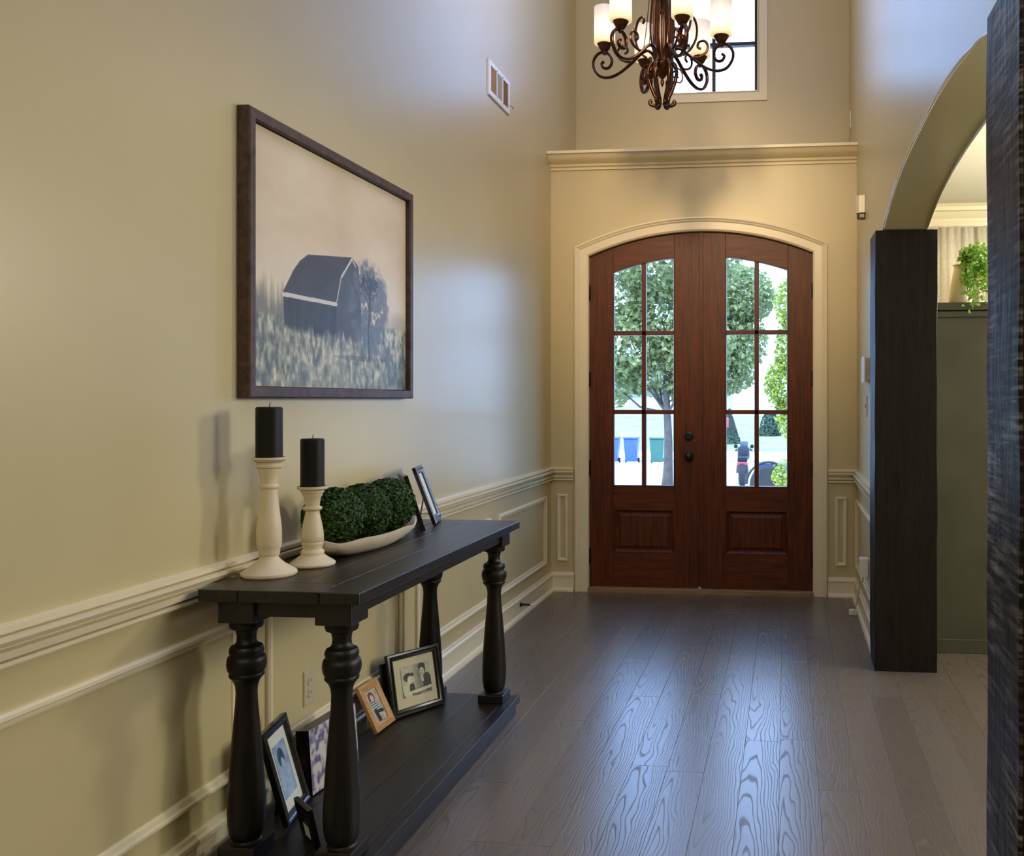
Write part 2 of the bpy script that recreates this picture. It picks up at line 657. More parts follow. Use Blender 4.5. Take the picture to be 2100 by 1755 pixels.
def paint_barn():
    h, w = 560, 780
    u, v = grid(h, w)
    A = lambda *c: np.array(c) / 255
    n1 = vnoise(h, w, 5, 4, 1, 5)
    n2 = vnoise(h, w, 14, 20, 2, 5)
    n3 = vnoise(h, w, 9, 60, 3, 4)
    sky = A(196, 172, 138) * (1 - n1[..., None]) + A(222, 206, 178) * n1[..., None]
    glow = np.clip(1 - np.abs(v - .42) / .22, 0, 1)[..., None]
    im = sky * (1 - .55 * glow) + A(226, 218, 196) * .55 * glow
    hor = .30 - .02 * np.sin(u * 5) + .025 * (n2 - .5)
    n4 = np.clip((vnoise(h, w, 26, 70, 6, 3) - .3) * 2.2, 0, 1)[..., None]
    g = A(92, 100, 96) * (1 - n4) + A(206, 198, 172) * n4
    dk = np.clip((n2 - .45) * 4, 0, 1)[..., None] * np.clip((.26 - v) / .1, 0, 1)[..., None]
    g = g * (1 - .55 * dk) + A(82, 92, 92) * .55 * dk
    rng = np.random.default_rng(5)
    # far tree line, left
    tl = np.zeros((h, w))
    for k in range(46):
        x = rng.uniform(-.02, .17)
        hh = .05 + .10 * rng.random() * (1 if .05 < x < .2 else .7)
        tl = np.maximum(tl, np.clip(1.2 - (np.abs(u - x) / (.012 + .012 * rng.random())) - np.clip((v - hor) / hh, 0, 9), 0, 1))
    tl = np.clip(tl * (1.4 * n2 + .4), 0, 1)[..., None]
    im = im * (1 - .8 * tl) + A(104, 104, 96) * .8 * tl
    tr = np.clip(1 - ((u - .93) / .1) ** 2 - np.clip((v - .29) / .12, 0, 9) ** 2, 0, 1)[..., None]
    im = im * (1 - .5 * tr) + A(120, 118, 112) * .5 * tr
    gm = np.clip((hor - v) / .02, 0, 1)[..., None]
    im = im * (1 - gm) + g * gm
    # barn
    end = poly_mask(u, v, [(.469, .385), (.501, .511), (.574, .609), (.619, .575), (.637, .44), (.645, .20), (.469, .19)])
    im[end] = (A(72, 75, 80) * (.8 + .4 * n2[..., None]))[end]
    side = poly_mask(u, v, [(.160, .375), (.469, .375), (.469, .19), (.168, .20)])
    im[side] = (A(52, 57, 62) * (.75 + .45 * n3[..., None]))[side]
    roof = poly_mask(u, v, [(.158, .381), (.215, .480), (.250, .525), (.296, .561), (.574, .609), (.501, .511), (.469, .385)])
    im[roof] = (A(60, 58, 62) * (.8 + .4 * n2[..., None]))[roof]
    for s in [((.160, .372), (.469, .376), .009), ((.574, .602), (.505, .508), .006), ((.501, .506), (.472, .39), .0035), ((.574, .602), (.600, .570), .004)]:
        m = seg_mask(u, v, *s[0], *s[1], s[2], w / h)
        im[m] = A(206, 198, 188)
    # grass in front of the barn
    fr = np.clip((.215 + .07 * n3 - v) / .03, 0, 1)[..., None]
    im = im * (1 - .92 * fr) + g * .92 * fr
    lt = np.clip((vnoise(h, w, 7, 9, 17, 4) - .48) * 5, 0, 1)[..., None] * np.clip((.20 - v) / .06, 0, 1)[..., None]
    im = im * (1 - .35 * lt) + A(206, 198, 168) * .35 * lt
    dk = np.clip((vnoise(h, w, 10, 8, 19, 4) - .52) * 5, 0, 1)[..., None] * np.clip((.22 - v) / .04, 0, 1)[..., None]
    im = im * (1 - .5 * dk) + A(84, 94, 92) * .5 * dk
    # bare tree, right
    fol = np.clip(1 - ((u - .70) / .165) ** 2 - ((v - .40) / .24) ** 2, 0, 1)
    n5 = vnoise(h, w, 30, 40, 23, 4)
    fol = np.clip(fol * 5 * (n5 * 1.6 - .42), 0, 1)[..., None]
    im = im * (1 - .85 * fol) + (A(84, 90, 100) * (.7 + .7 * n5[..., None])) * .85 * fol

    def branch(x, y, a, L, wd, d):
        nonlocal im
        x2, y2 = x + math.cos(a) * L * h / w, y + math.sin(a) * L
        m = seg_mask(u, v, x, y, x2, y2, wd, w / h)
        im[m] = A(58, 62, 68)
        if d:
            for k in range(3):
                branch(x2, y2, a + rng.uniform(-.7, .7), L * rng.uniform(.6, .8), max(.0016, wd * .6), d - 1)
    branch(.70, .145, 1.66, .13, .007, 5)
    sh = ell(u, v, .64, .142, .19, .012)
    im[sh] *= .82
    return im


def paint_portrait():
    """pale bluish portrait of a standing figure, soft."""
    h, w = 300, 210
    u, v = grid(h, w)
    n = vnoise(h, w, 5, 4, 11, 5)[..., None]
    A = lambda *c: np.array(c) / 255
    im = A(120, 150, 190) * (1 - n) + A(188, 206, 228) * n
    m = ell(u, v, .44, .72, .25, .19)
    im[m] = (A(70, 92, 128) * (.7 + .6 * n))[m]
    m = ell(u, v, .47, .64, .105, .085)
    im[m] = (A(176, 190, 212) * (.8 + .3 * n))[m]
    m = ell(u, v, .55, .32, .36, .34)
    im[m] = (A(168, 190, 226) * (.75 + .4 * n))[m]
    return im


def paint_canvas():
    h, w = 220, 300
    u, v = grid(h, w)
    n = vnoise(h, w, 6, 22, 21, 5)[..., None]
    n2 = vnoise(h, w, 12, 9, 22, 4)[..., None]
    A = lambda *c: np.array(c) / 255
    t = np.clip((n * .7 + n2 * .5 - .45) * 5, 0, 1)
    im = A(92, 92, 140) * (1 - t) + A(206, 196, 200) * t
    m = ell(u, v, .72, .74, .12, .2)
    im[m] = im[m] * .5 + A(120, 84, 70) * .5
    return im


def paint_girls():
    """black-and-white studio picture: two people resting on a table."""
    h, w = 300, 330
    u, v = grid(h, w)
    n = vnoise(h, w, 6, 6, 31, 5)
    g = .72 - .25 * np.clip(1 - np.abs(u - .62) / .25, 0, 1) + .06 * (n - .5)
    g = np.where(v < .30 - .12 * (1 - u), .34 + .2 * n, g)
    g = np.where(ell(u, v, .20, .20, .17, .26), .80, g)       # child's shoulder
    g = np.where(ell(u, v, .33, .25, .09, .20), .14, g)       # child's top
    g = np.where(ell(u, v, .22, .64, .15, .14), .10, g)       # child's hair
    g = np.where(ell(u, v, .36, .70, .07, .06), .12, g)
    g = np.where(ell(u, v, .29, .54, .10, .135), .82, g)      # child's face
    g = np.where(ell(u, v, .34, .55, .014, .010), .2, g)
    g = np.where(ell(u, v, .33, .46, .028, .010), .4, g)
    g = np.where(ell(u, v, .86, .36, .15, .30), .16, g)       # woman's dress
    g = np.where(ell(u, v, .72, .90, .12, .10), .08, g)
    g = np.where(ell(u, v, .73, .78, .115, .15), .10, g)
    g = np.where(ell(u, v, .715, .72, .085, .13), .76, g)     # woman's face
    g = np.where(ell(u, v, .69, .74, .014, .010), .2, g)
    g = np.where(ell(u, v, .745, .735, .014, .010), .2, g)
    g = np.where(ell(u, v, .71, .65, .03, .012), .35, g)
    g = np.where(seg_mask(u, v, .72, .42, .70, .58, .035), .8, g)
    g = np.where(seg_mask(u, v, .95, .17, .45, .13, .05), .82, g)
    g = np.where(seg_mask(u, v, .22, .12, .52, .15, .045), .84, g)
    g = g * (.92 + .16 * n)
    return np.stack([g * 1.0, g * .98, g * .86], -1)


def paint_snap():
    """sitting person in striped top and dark trousers outdoors."""
    h, w = 260, 140
    u, v = grid(h, w)
    n = vnoise(h, w, 10, 6, 41, 5)[..., None]
    A = lambda *c: np.array(c) / 255
    im = A(150, 128, 108) * (1 - n) + A(222, 212, 196) * n
    m = ell(u, v, .42, .76, .24, .17)
    im[m] = (A(92, 70, 56) * (.7 + .6 * n))[m]
    m = ell(u, v, .45, .72, .13, .11)
    im[m] = A(220, 190, 168)
    m = seg_mask(u, v, .40, .55, .55, .34, .12, .55)
    st = (np.sin(v * 90) > .1)[..., None]
    im[m] = np.where(st, A(210, 216, 226), A(70, 80, 104))[m]
    m = seg_mask(u, v, .35, .34, .42, .05, .07, .55) | seg_mask(u, v, .5, .3, .85, .26, .05, .55)
    im[m] = A(26, 28, 36)
    return im


# ------------------------------------------------------------------ room shell
XL, XR = -1.595, .463          # hall walls
YB, YU = 6.19, 6.95            # door wall, upper window wall
ZC = 5.6
XD = 3.70                      # far side of the dining and living rooms
YS = -4.2

# floor slab and planks
fl = MB().box(XL - .15, XD + .1, YS, YU + .15, -.16, -.02).obj('floor', M['floor'])
structure(fl)
random.seed(4)
PW = .131


def plank_mesh(L, wd):
    m = MB()
    c = .0008
    x0, x1, y0, y1, z1 = -wd / 2, wd / 2, -L / 2, L / 2, 0.0
    vs = [(x0, y0, -.02), (x1, y0, -.02), (x1, y1, -.02), (x0, y1, -.02),
          (x0, y0, z1 - c), (x1, y0, z1 - c), (x1, y1, z1 - c), (x0, y1, z1 - c),
          (x0 + c, y0 + c, z1), (x1 - c, y0 + c, z1), (x1 - c, y1 - c, z1), (x0 + c, y1 - c, z1)]
    fs = [(3, 2, 1, 0), (8, 9, 10, 11)]
    for a in (0, 4):
        for i in range(4):
            j = (i + 1) % 4
            fs.append((a + i, a + j, a + 4 + j, a + 4 + i))
    return m.add(vs, fs)


nrow = 24
for r in range(nrow):
    x = XL + PW * (r + .5)
    y = 1.55 - random.random() * .9
    ymax = YB + .02 if x < XR else 4.90
    while y < ymax - .02:
        L = random.choice((.8, 1.1, 1.5, 1.9, 2.2)) * random.uniform(.9, 1.1)
        y2 = min(y + L, ymax)
        if ymax - y2 < .3:
            y2 = ymax
        p = plank_mesh(y2 - y - .0006, PW - .0004).obj('plank', M['floor'])
        p.location = (x, (y + y2) / 2, 0)
        p.parent = fl
        y = y2
# plain boards behind the photographer and in the far corner of the dining room
for i, (a, b, c, d) in enumerate([(XL, XD, YS, .6), (XL + PW * nrow, XD, .6, 4.9), (XR, XD, 4.9, YU)]):
    p = MB().box(a, b, c, d, -.02, -.0002).obj('plank', M['floor'])
    p.parent = fl

wl = structure(MB().box(XL - .15, XL, YS, YU + .15, -.16, ZC).obj('wall_left', M['wall']))


# door wall with an arched opening
XM = -.578                     # door centre
DH = .757                      # half width of the door opening
DR = 1.916
DZ = .529                      # centre height of the arch circle


def arch_pts(half, rad, n=24, zc=DZ):
    a0 = math.asin(half / rad)
    return [(XM - rad * math.sin(a0 - 2 * a0 * i / n), zc + rad * math.cos(a0 - 2 * a0 * i / n)) for i in range(n + 1)]


ap = arch_pts(DH, DR)
poly = [(XL, 0), (XL, 2.90), (XR + .02, 2.90), (XR + .02, 0), (XM + DH, 0)] + ap[::-1] + [(XM - DH, 0)]
wb = MB().prism(poly, lambda a, b, d: (a, d, b), YB, YB + .16).obj('wall_back', M['wall'])
structure(wb)
# ledge slab over the vestibule
structure(MB().box(XL, XR + .02, YB, YU + .15, 2.90, 2.955).obj('wall_ledge', M['wall']))
# upper wall with its tall window
WX0, WX1, WZ0, WZ1 = -.876, -.214, 3.615, 5.15
m = MB()
m.box(XL, WX0, YU, YU + .16, 2.955, ZC).box(WX1, XR + .02, YU, YU + .16, 2.955, ZC)
m.box(WX0, WX1, YU, YU + .16, 2.955, WZ0).box(WX0, WX1, YU, YU + .16, WZ1, ZC)
structure(m.obj('wall_back_upper', M['wall']))

# right wall with the long flat arch
AY0, AY1, AZ = 2.0, 4.54, 2.114
n = 40
arch = []
AY0, AY1 = 2.08, 4.54
for i in range(n + 1):
    t = -math.cos(PI * i / n)
    arch.append(((AY0 + AY1) / 2 - (AY1 - AY0) / 2 * t, AZ + .130 * (1 - abs(t) ** 2.6)))
poly = [(YU + .15, 0), (YU + .15, ZC), (1.78, ZC), (1.78, 2.1125)] + arch[::-1] + [(4.7855, AZ), (4.7855, 0)]
XRI = .672
wr = MB().prism(poly, lambda a, b, d: (d, a, b), XR, XRI).obj('wall_right', M['wall'])
structure(wr)
bead = MB().tube([(XR, y, z) for y, z in arch if z > AZ + .006], .005, 6)
bead.obj('arch_bead', M['trim'], wr, smooth=60)
MB().tube([(XRI, y, z) for y, z in arch if z > AZ + .006], .005, 6).obj('arch_bead', M['trim'], wr, smooth=60)

structure(MB().box(XL - .15, XD + .1, YS, YU + .3, ZC, ZC + .15).obj('ceiling', M['ceil']))
structure(MB().box(XRI, XD, 1.80, YU, 2.72, 2.80).obj('ceiling_dining', M['ceil']))
structure(MB().box(XD, XD + .15, YS, YU + .15, -.16, ZC).obj('wall_east', M['wall']))
structure(MB().box(XL - .15, XD + .15, YS - .15, YS, -.16, ZC).obj('wall_south', M['wall']))
structure(MB().box(XRI, XD, YU, YU + .15, 0, ZC).obj('wall_dining_back', M['wall']))
structure(MB().box(.7175, XD, 1.80, 1.92, 0, ZC).obj('wall_dining_front', M['wall']))

# partition in the dining room
pt = structure(MB().box(XRI + .002, 3.0, 4.887, 5.00, 0, 1.725).obj('wall_partition', M['green']))
MB().box(XRI + .002, 3.0, 4.862, 5.10, 1.760, 1.800).obj('ledge', M['green'], pt, bevel=.003)
MB().box(XRI + .002, 3.0, 4.872, 5.03, 1.725, 1.756).obj('ledge_band', M['green'], pt, bevel=.003)
MB().box(XRI + .002, 3.0, 4.872, 4.887, 0, .072).obj('skirting', M['green'], pt, bevel=.003)

# dining crown moulding
prof = [(0, 2.555), (.012, 2.555), (.014, 2.585), (.022, 2.60), (.026, 2.622), (.045, 2.645), (.055, 2.668), (.075, 2.675), (.08, 2.70), (.10, 2.72), (0, 2.72)]
m = MB().sweep([[(XRI, YU - d, z), (XD, YU - d, z)] for d, z in prof], True)
structure(m.obj('trim_1', M['trim'], smooth=25))

# ledge crown over the door wall
prof = [(0, 2.862), (.010, 2.862), (.012, 2.878), (.026, 2.884), (.028, 2.898), (.040, 2.904), (.062, 2.915), (.082, 2.938), (.086, 2.950), (.102, 2.954), (.102, 2.972), (0, 2.972)]
m = MB().sweep([[(XL, YB - d, z), (XR, YB - d, z)] for d, z in prof], True)
structure(m.obj('trim_2', M['trim'], smooth=25))

# chair rails (left wall and the two pieces by the door)
rail = [(0, .752), (.014, .752), (.018, .757), (.018, .766), (.005, .767), (.005, .773), (.024, .774), (.028, .790), (.008, .792), (.008, .799), (.026, .800), (.036, .812), (.036, .820), (.010, .822), (.010, .827), (.024, .828), (.024, .838), (0, .842)]
m = MB().sweep([[(XL + d, YS, z), (XL + d, YB, z)] for d, z in rail], True)
structure(m.obj('trim_3', M['trim']))
m = MB().sweep([[(XL, YB - d, z), (-1.432, YB - d, z)] for d, z in rail], True)
structure(m.obj('trim_4', M['trim']))
m = MB().sweep([[(.276, YB - d, z), (XR, YB - d, z)] for d, z in rail], True)
structure(m.obj('trim_5', M['trim']))
m = MB().sweep([[(XR - d, 4.785, z), (XR - d, YB, z)] for d, z in rail], True)
structure(m.obj('trim_6', M['trim']))

# baseboards
bb = [(0, 0), (.034, 0), (.034, .010), (.028, .020), (.018, .024), (.016, .026), (.016, .096), (.020, .100), (.020, .112), (.012, .118), (.010, .128), (0, .130)]
structure(MB().sweep([[(XL + d, YS, z), (XL + d, YB, z)] for d, z in bb], True).obj('baseboard_left', M['trim'], smooth=25))
structure(MB().sweep([[(XL, YB - d, z), (-1.432, YB - d, z)] for d, z in bb], True).obj('baseboard_back', M['trim'], smooth=25))
structure(MB().sweep([[(.276, YB - d, z), (XR, YB - d, z)] for d, z in bb], True).obj('baseboard_back_right', M['trim'], smooth=25))
structure(MB().sweep([[(XR - d, 4.785, z), (XR - d, YB, z)] for d, z in bb], True).obj('baseboard_right', M['trim'], smooth=25))

# wainscot panel mouldings
pm = [(0, 0), (0, .010), (.006, .016), (.014, .017), (.018, .011), (.026, .009), (.034, .004), (.034, 0)]
for y0, y1 in [(.38, 1.40), (1.54, 2.56), (2.70, 3.72), (3.86, 4.87)]:
    MB().mitre(y0, y1, .205, .660, pm, lambda u, v, h: (XL + h, u, v)).obj('panel_moulding', M['trim'], wl, smooth=25)
# the panel by the door has lost a piece of its top moulding
MB().mitre(5.01, 6.03, .205, .660, pm, lambda u, v, h: (XL + h, u, v)).obj('panel_moulding', M['trim'], wl, smooth=25)
spm = [(0, 0), (0, .010), (.005, .016), (.012, .017), (.016, .011), (.022, .008), (.024, .004), (.024, 0)]
for x0, x1 in [(-1.552, -1.476), (.323, .399)]:
    MB().mitre(x0, x1, .204, .660, spm, lambda u, v, h: (u, YB - h, v)).obj('panel_moulding', M['trim'], wb, smooth=25)
MB().mitre(4.95, 6.10, .215, .655, pm, lambda u, v, h: (XR - h, u, v)).obj('panel_moulding', M['trim'], wr, smooth=25)


# door casing (concentric arch)
def casing_path(t, h):
    """outline inset t from the outer edge, standing h proud of the wall."""
    half = .847 - t
    rad = 1.996 - t
    pts = arch_pts(half, rad, 28)
    return [(XM - half, YB - h, 0)] + [(x, YB - h, z) for x, z in pts] + [(XM + half, YB - h, 0)]


cp = [(0, 0), (0, .026), (.010, .030), (.016, .026), (.020, .022), (.024, .024), (.030, .020), (.034, .016), (.080, .014), (.086, .010), (.092, .004), (.092, -.05), (.084, -.05), (.084, 0)]
structure(MB().sweep([casing_path(t, h) for t, h in cp], True).obj('trim_7', M['trim'], smooth=25))
structure(MB().box(XM - DH, XM + DH, YB - .022, YB + .16, -.019, .030).obj('trim_8', M['threshold'], bevel=.004))

# ------------------------------------------------------------------ front doors
GY0, GY1 = YB + .030, YB + .075      # leaf thickness
GR = 1.744                           # glass arch radius


def zc(x, rad):
    return DZ + math.sqrt(rad * rad - (x - XM) ** 2)


def leaf(name, x0, x1, g0, g1, hinge_x, label):
    """one door leaf: x0..x1, glass g0..g1."""
    root = thing(name, None, None, ((x0 + x1) / 2, GY0, .03))
    structure(root)
    root['label'] = label
    zb = .0305
    fn = lambda a, b, d: (a, d, b)
    # stiles
    for a, b in ((x0, g0), (g1, x1)):
        n = 6
        top = [(a + (b - a) * i / n, zc(a + (b - a) * i / n, DR - .0006)) for i in range(n + 1)]
        MB().prism([(a, zb)] + top + [(b, zb)], fn, GY0, GY1).obj('stile', M['doorwood'], root, bevel=.002)
    # top rail between the arcs
    n = 12
    xs = [g0 + (g1 - g0) * i / n for i in range(n + 1)]
    MB().prism([(x, zc(x, DR - .0006)) for x in xs] + [(x, zc(x, GR)) for x in xs[::-1]], fn, GY0, GY1).obj('rail', M['doorwood_h'], root, bevel=.002)
    for za, zb_ in ((.0305, .262), (.560, .715)):
        MB().box(g0, g1, GY0, GY1, za, zb_).obj('rail', M['doorwood_h'], root, bevel=.002)
    # lower panel: recessed raised field with its own moulding
    MB().box(g0 - .004, g1 + .004, GY0 + .016, GY1 - .01, .258, .564).obj('panel', M['doorwood'], root)
    pan = root.children[-1]
    MB().mitre(g0, g1, .262, .560, [(0, -.016), (0, .001), (.006, .003), (.014, -.004), (.022, -.015), (.022, -.016)],
               lambda u, v, h: (u, GY0 - h, v)).obj('panel_moulding', M['doorwood'], pan, smooth=30)
    MB().mitre(g0 + .030, g1 - .030, .290, .530, [(0, -.016), (.020, -.006), (.020, -.016)],
               lambda u, v, h: (u, GY0 - h, v)).box(g0 + .050, g1 - .050, GY0 + .006, GY0 + .016, .310, .510).obj('panel_field', M['doorwood'], pan)
    # muntins
    gm = (g0 + g1) / 2
    mw = .0155
    hz = (1.218, 1.754)
    MB().box(gm - mw, gm + mw, GY0 + .004, GY1 - .004, .715, zc(gm, GR)).obj('muntin', M['doorwood'], root, bevel=.004)
    for z in hz:
        MB().box(g0, g1, GY0 + .004, GY1 - .004, z - mw, z + mw).obj('muntin', M['doorwood_h'], root, bevel=.004)
    # glazing bead round the opening
    path = lambda t, h: [(g0 + t, GY0 - h, .715 + t), (g1 - t, GY0 - h, .715 + t)] + [(x, GY0 - h, zc(x, GR) - t) for x in [g1 - t - (g1 - g0 - 2 * t) * i / 10 for i in range(11)]]
    MB().sweep([path(t, h) for t, h in [(0, -.02), (0, .004), (.005, .004), (.008, -.004), (.008, -.02)]], True, True).obj('glazing_bead', M['doorwood'], root, smooth=30)
    # panes with bevelled edges
    yg = (GY0 + GY1) / 2
    zr = [.715, hz[0], hz[1]]
    for (a, b) in ((g0, gm - mw), (gm + mw, g1)):
        for k in range(3):
            zlo = zr[k] + (mw if k else 0)
            if k < 2:
                poly = [(a, zlo), (b, zlo), (b, zr[k + 1] - mw), (a, zr[k + 1] - mw)]
            else:
                poly = [(a, zlo), (b, zlo)] + [(b - (b - a) * i / 6, zc(b - (b - a) * i / 6, GR)) for i in range(7)]
            MB().prism(poly, fn, yg - .002, yg + .002).obj('pane', M['glass'], root)
    # hinges
    for z in (.24, .84, 1.44, 2.03):
        m = MB().lathe([(.008, -.052), (.0095, -.05), (.0095, .05), (.008, .052)], (hinge_x, GY0 - .012, z), 10)
        m.box(hinge_x - .011, hinge_x + .011, GY0 - .010, GY0 + .01, z - .048, z + .048)
        m.obj('hinge', M['iron'], root, smooth=40)
    return root


d1 = leaf('door_1', XM - .7566, XM - .0015, -1.170, -.750, XM - .757, 'dark red wood door leaf with keyhole deadbolt, hinged on the left')
d2 = leaf('door_2', XM + .0035, XM + .7566, -.405, .013, XM + .757, 'dark red wood door leaf without knob, hinged on the right')
# astragal
MB().box(XM - .004, XM + .022, GY0 - .008, GY0 + .002, .04, zc(XM, DR) - .008).obj('astragal', M['doorwood'], d2, bevel=.002)
# deadbolt and knob
Ry = Matrix.Rotation(R(90), 4, 'X')
Tm = Matrix.Translation
MB().lathe([(.030, 0), (.032, .004), (.030, .012), (.022, .014), (.020, .010), (.012, .010), (.010, .018), (.0, .018)], (0, 0, 0), 24, Tm((-.652, GY0, 1.055)) @ Ry).obj('deadbolt', M['iron'], d1, smooth=35)
MB().lathe([(.030, 0), (.031, .004), (.024, .008), (.012, .012), (.011, .030), (.022, .036), (.029, .048), (.027, .060), (.016, .068), (0, .070)], (0, 0, 0), 24, Tm((-.650, GY0, .922)) @ Ry).obj('knob', M['iron'], d1, smooth=35)
MB().box(XM - .008, XM + .008, GY0 - .004, GY0 + .006, .028, .046).obj('bolt_plate', M['white_cool'], d2, bevel=.001)

# ------------------------------------------------------------------ tall upper window
w1 = thing('window_1', None, None, (-.545, YU, WZ0))
structure(w1)
MB().mitre(WX0 - .075, WX1 + .075, WZ0 - .075, WZ1 + .075, [(0, 0), (0, .014), (.06, .012), (.066, .018), (.075, .012), (.075, -.09), (.068, -.09), (.068, 0)],
           lambda u, v, h: (u, YU - h, v)).obj('casing', M['trim'], w1, smooth=25)
MB().mitre(WX0, WX1, WZ0, WZ1, [(0, -.12), (0, -.06), (.022, -.06), (.022, -.12)], lambda u, v, h: (u, YU - h, v)).obj('sash', M['iron'], w1)
wm = (WX0 + WX1) / 2
MB().box(wm - .013, wm + .013, YU + .065, YU + .115, WZ0, WZ1).obj('muntin', M['iron'], w1)
for k in range(1, 4):
    z = WZ0 + .382 * k
    MB().box(WX0, WX1, YU + .066, YU + .114, z - .013, z + .013).obj('muntin', M['iron'], w1)
for k in range(4):
    for a, b in ((WX0 + .02, wm - .01), (wm + .01, WX1 - .02)):
        z0 = WZ0 + .382 * k
        MB().box(a, b, YU + .088, YU + .092, z0 + .01, min(z0 + .372, WZ1 - .02)).obj('pane', M['glass'], w1)

# ------------------------------------------------------------------ timber posts
random.seed(8)


def post(x0, x1, y0, y1, z1, label, mat='post'):
    """rough-sawn box post with slightly wavy arrises."""
    nz = 14
    rings = []
    j = lambda: random.uniform(-.0022, .0022)
    c = .003
    vs = []
    for k in range(nz + 1):
        z = z1 * k / nz
        pts = []
        for (x, y, dx, dy) in [(x0, y0, 1, 1), (x1, y0, -1, 1), (x1, y1, -1, -1), (x0, y1, 1, -1)]:
            a, b = j(), j()
            p1 = (x + a, y + b + dy * c)
            p2 = (x + a + dx * c, y + b)
            pts += ([p1, p2] if (dx * dy > 0) else [p2, p1])
        rings.append([(px, py, z) for px, py in pts])
    m = MB().sweep(rings, False, True)
    m.f.append(tuple(range(8))[::-1])
    m.f.append(tuple(nz * 8 + k for k in range(8)))
    m.mi += [0, 0]
    o = m.obj('timber_post', M[mat])
    return tag(o, label, 'post')


post(.425, .717, 4.512, 4.782, 2.1125, 'dark rough timber post at the far end of the arch beside the green partition')
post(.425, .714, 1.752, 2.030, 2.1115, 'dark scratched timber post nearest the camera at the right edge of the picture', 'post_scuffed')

# ------------------------------------------------------------------ console table
TX0, TX1, TY0, TY1, TZ = -1.545, -1.098, 2.295, 3.750, .80
SZ = .075
ct = thing('console_table', 'long black stained console table with turned legs and low shelf against left wall', 'table', ((TX0 + TX1) / 2, (TY0 + TY1) / 2, 0))
# breadboard top: planks along, end boards across
bd = .115
rows = [(TX0, TX0 + .112), (TX0 + .112, TX0 + .224), (TX0 + .224, TX0 + .336), (TX0 + .336, TX1)]
for i, (a, b) in enumerate(rows):
    full = i in (0, 3)
    MB().box(a + .0006, b - .0006, TY0 + (0 if full else bd), TY1 - (0 if full else bd), TZ - .032, TZ - (.0004 * (i % 2))).obj('table_top_plank', M['tabledark'], ct, bevel=.0035 if i == 3 else .002)
for a, b in ((TY0, TY0 + bd - .001), (TY1 - bd + .001, TY1)):
    MB().box(rows[1][0] + .0006, rows[2][1] - .0006, a, b, TZ - .032, TZ).obj('table_top_plank', M['tabledark'], ct, bevel=.002)
for a, b in ((TX0 + .048, TX0 + .066), (TX1 - .066, TX1 - .048)):
    MB().box(a, b, TY0 + .05, TY1 - .05, .722, TZ - .032).obj('apron', M['tabledark'], ct, bevel=.002)
for a, b in ((TY0 + .042, TY0 + .060), (TY1 - .060, TY1 - .042)):
    MB().box(TX0 + .06, TX1 - .06, a, b, .722, TZ - .032).obj('apron', M['tabledark'], ct, bevel=.002)
LX = (TX0 + .037 + .051, TX1 - .037 - .051)
LY = (TY0 + .030 + .051, TY1 - .018 - .051)
legp = [(.0, .705), (.043, .705), (.044, .692), (.041, .684), (.030, .680), (.0265, .672), (.0245, .658), (.026, .645), (.031, .638),
        (.040, .634), (.0435, .627), (.0445, .619), (.0425, .613), (.0425, .610), (.047, .606), (.0500, .596), (.0508, .585), (.0490, .573), (.0455, .565),
        (.0430, .562), (.0450, .558), (.0445, .553), (.0400, .548), (.0340, .540), (.0290, .526), (.0275, .510), (.0285, .480), (.0325, .435),
        (.0380, .370), (.0425, .310), (.0465, .250), (.0485, .205), (.0488, .180), (.0470, .150), (.0430, .128), (.0380, .118), (.0360, .113), (.0400, .108), (.0400, .104), (0, .104)]
for lx in LX:
    for ly in LY:
        lg = MB().lathe(legp, (lx, ly, 0), 28)
        o = lg.obj('leg', M['legdark'], ct, smooth=35)
        MB().box(lx - .051, lx + .051, ly - .051, ly + .051, .704, TZ - .032).obj('cap_block', M['tabledark'], o, bevel=.004)
        MB().box(lx - .052, lx + .052, ly - .052, ly + .052, SZ, .108).obj('foot_block', M['tabledark'], o, bevel=.003)
srow = [(TX0, TX0 + .13), (TX0 + .13, TX0 + .26), (TX0 + .26, TX1 - .045), (TX1 - .045, TX1)]
for i, (a, b) in enumerate(srow):
    MB().box(a + .0006, b - .0006, TY0, TY1, .046, SZ).obj('shelf_plank', M['tabledark'], ct, bevel=.002)
MB().box(TX0 + .02, TX1 - .012, TY0 + .015, TY1 - .015, 0, .046).obj('plinth', M['tabledark'], ct, bevel=.002)

# ------------------------------------------------------------------ candle holders and candles
tallp = [(0, 0), (.072, 0), (.075, .004), (.075, .010), (.070, .015), (.058, .0225), (.045, .031), (.037, .038), (.031, .044), (.026, .050), (.0245, .055), (.0275, .060), (.029, .066), (.0285, .074),
         (.0325, .082), (.0335, .092), (.034, .115), (.0335, .134), (.030, .165), (.0265, .195), (.024, .222), (.0228, .240), (.0228, .246), (.0262, .250), (.0268, .254), (.0255, .258), (.0234, .261),
         (.0235, .272), (.0262, .288), (.0300, .298), (.0302, .304), (.0345, .308), (.0350, .313), (.0325, .317), (.0330, .321), (.0425, .327), (.0455, .331), (.0455, .337), (.0425, .337), (.041, .334), (0, .334)]
c1 = MB().lathe(tallp, (-1.468, 2.505, TZ), 40).obj('candle_holder', M['cream'], smooth=35)
tag(c1, 'taller cream turned candle holder at the near end of the console table', 'candle holder', 'cream candle holders')
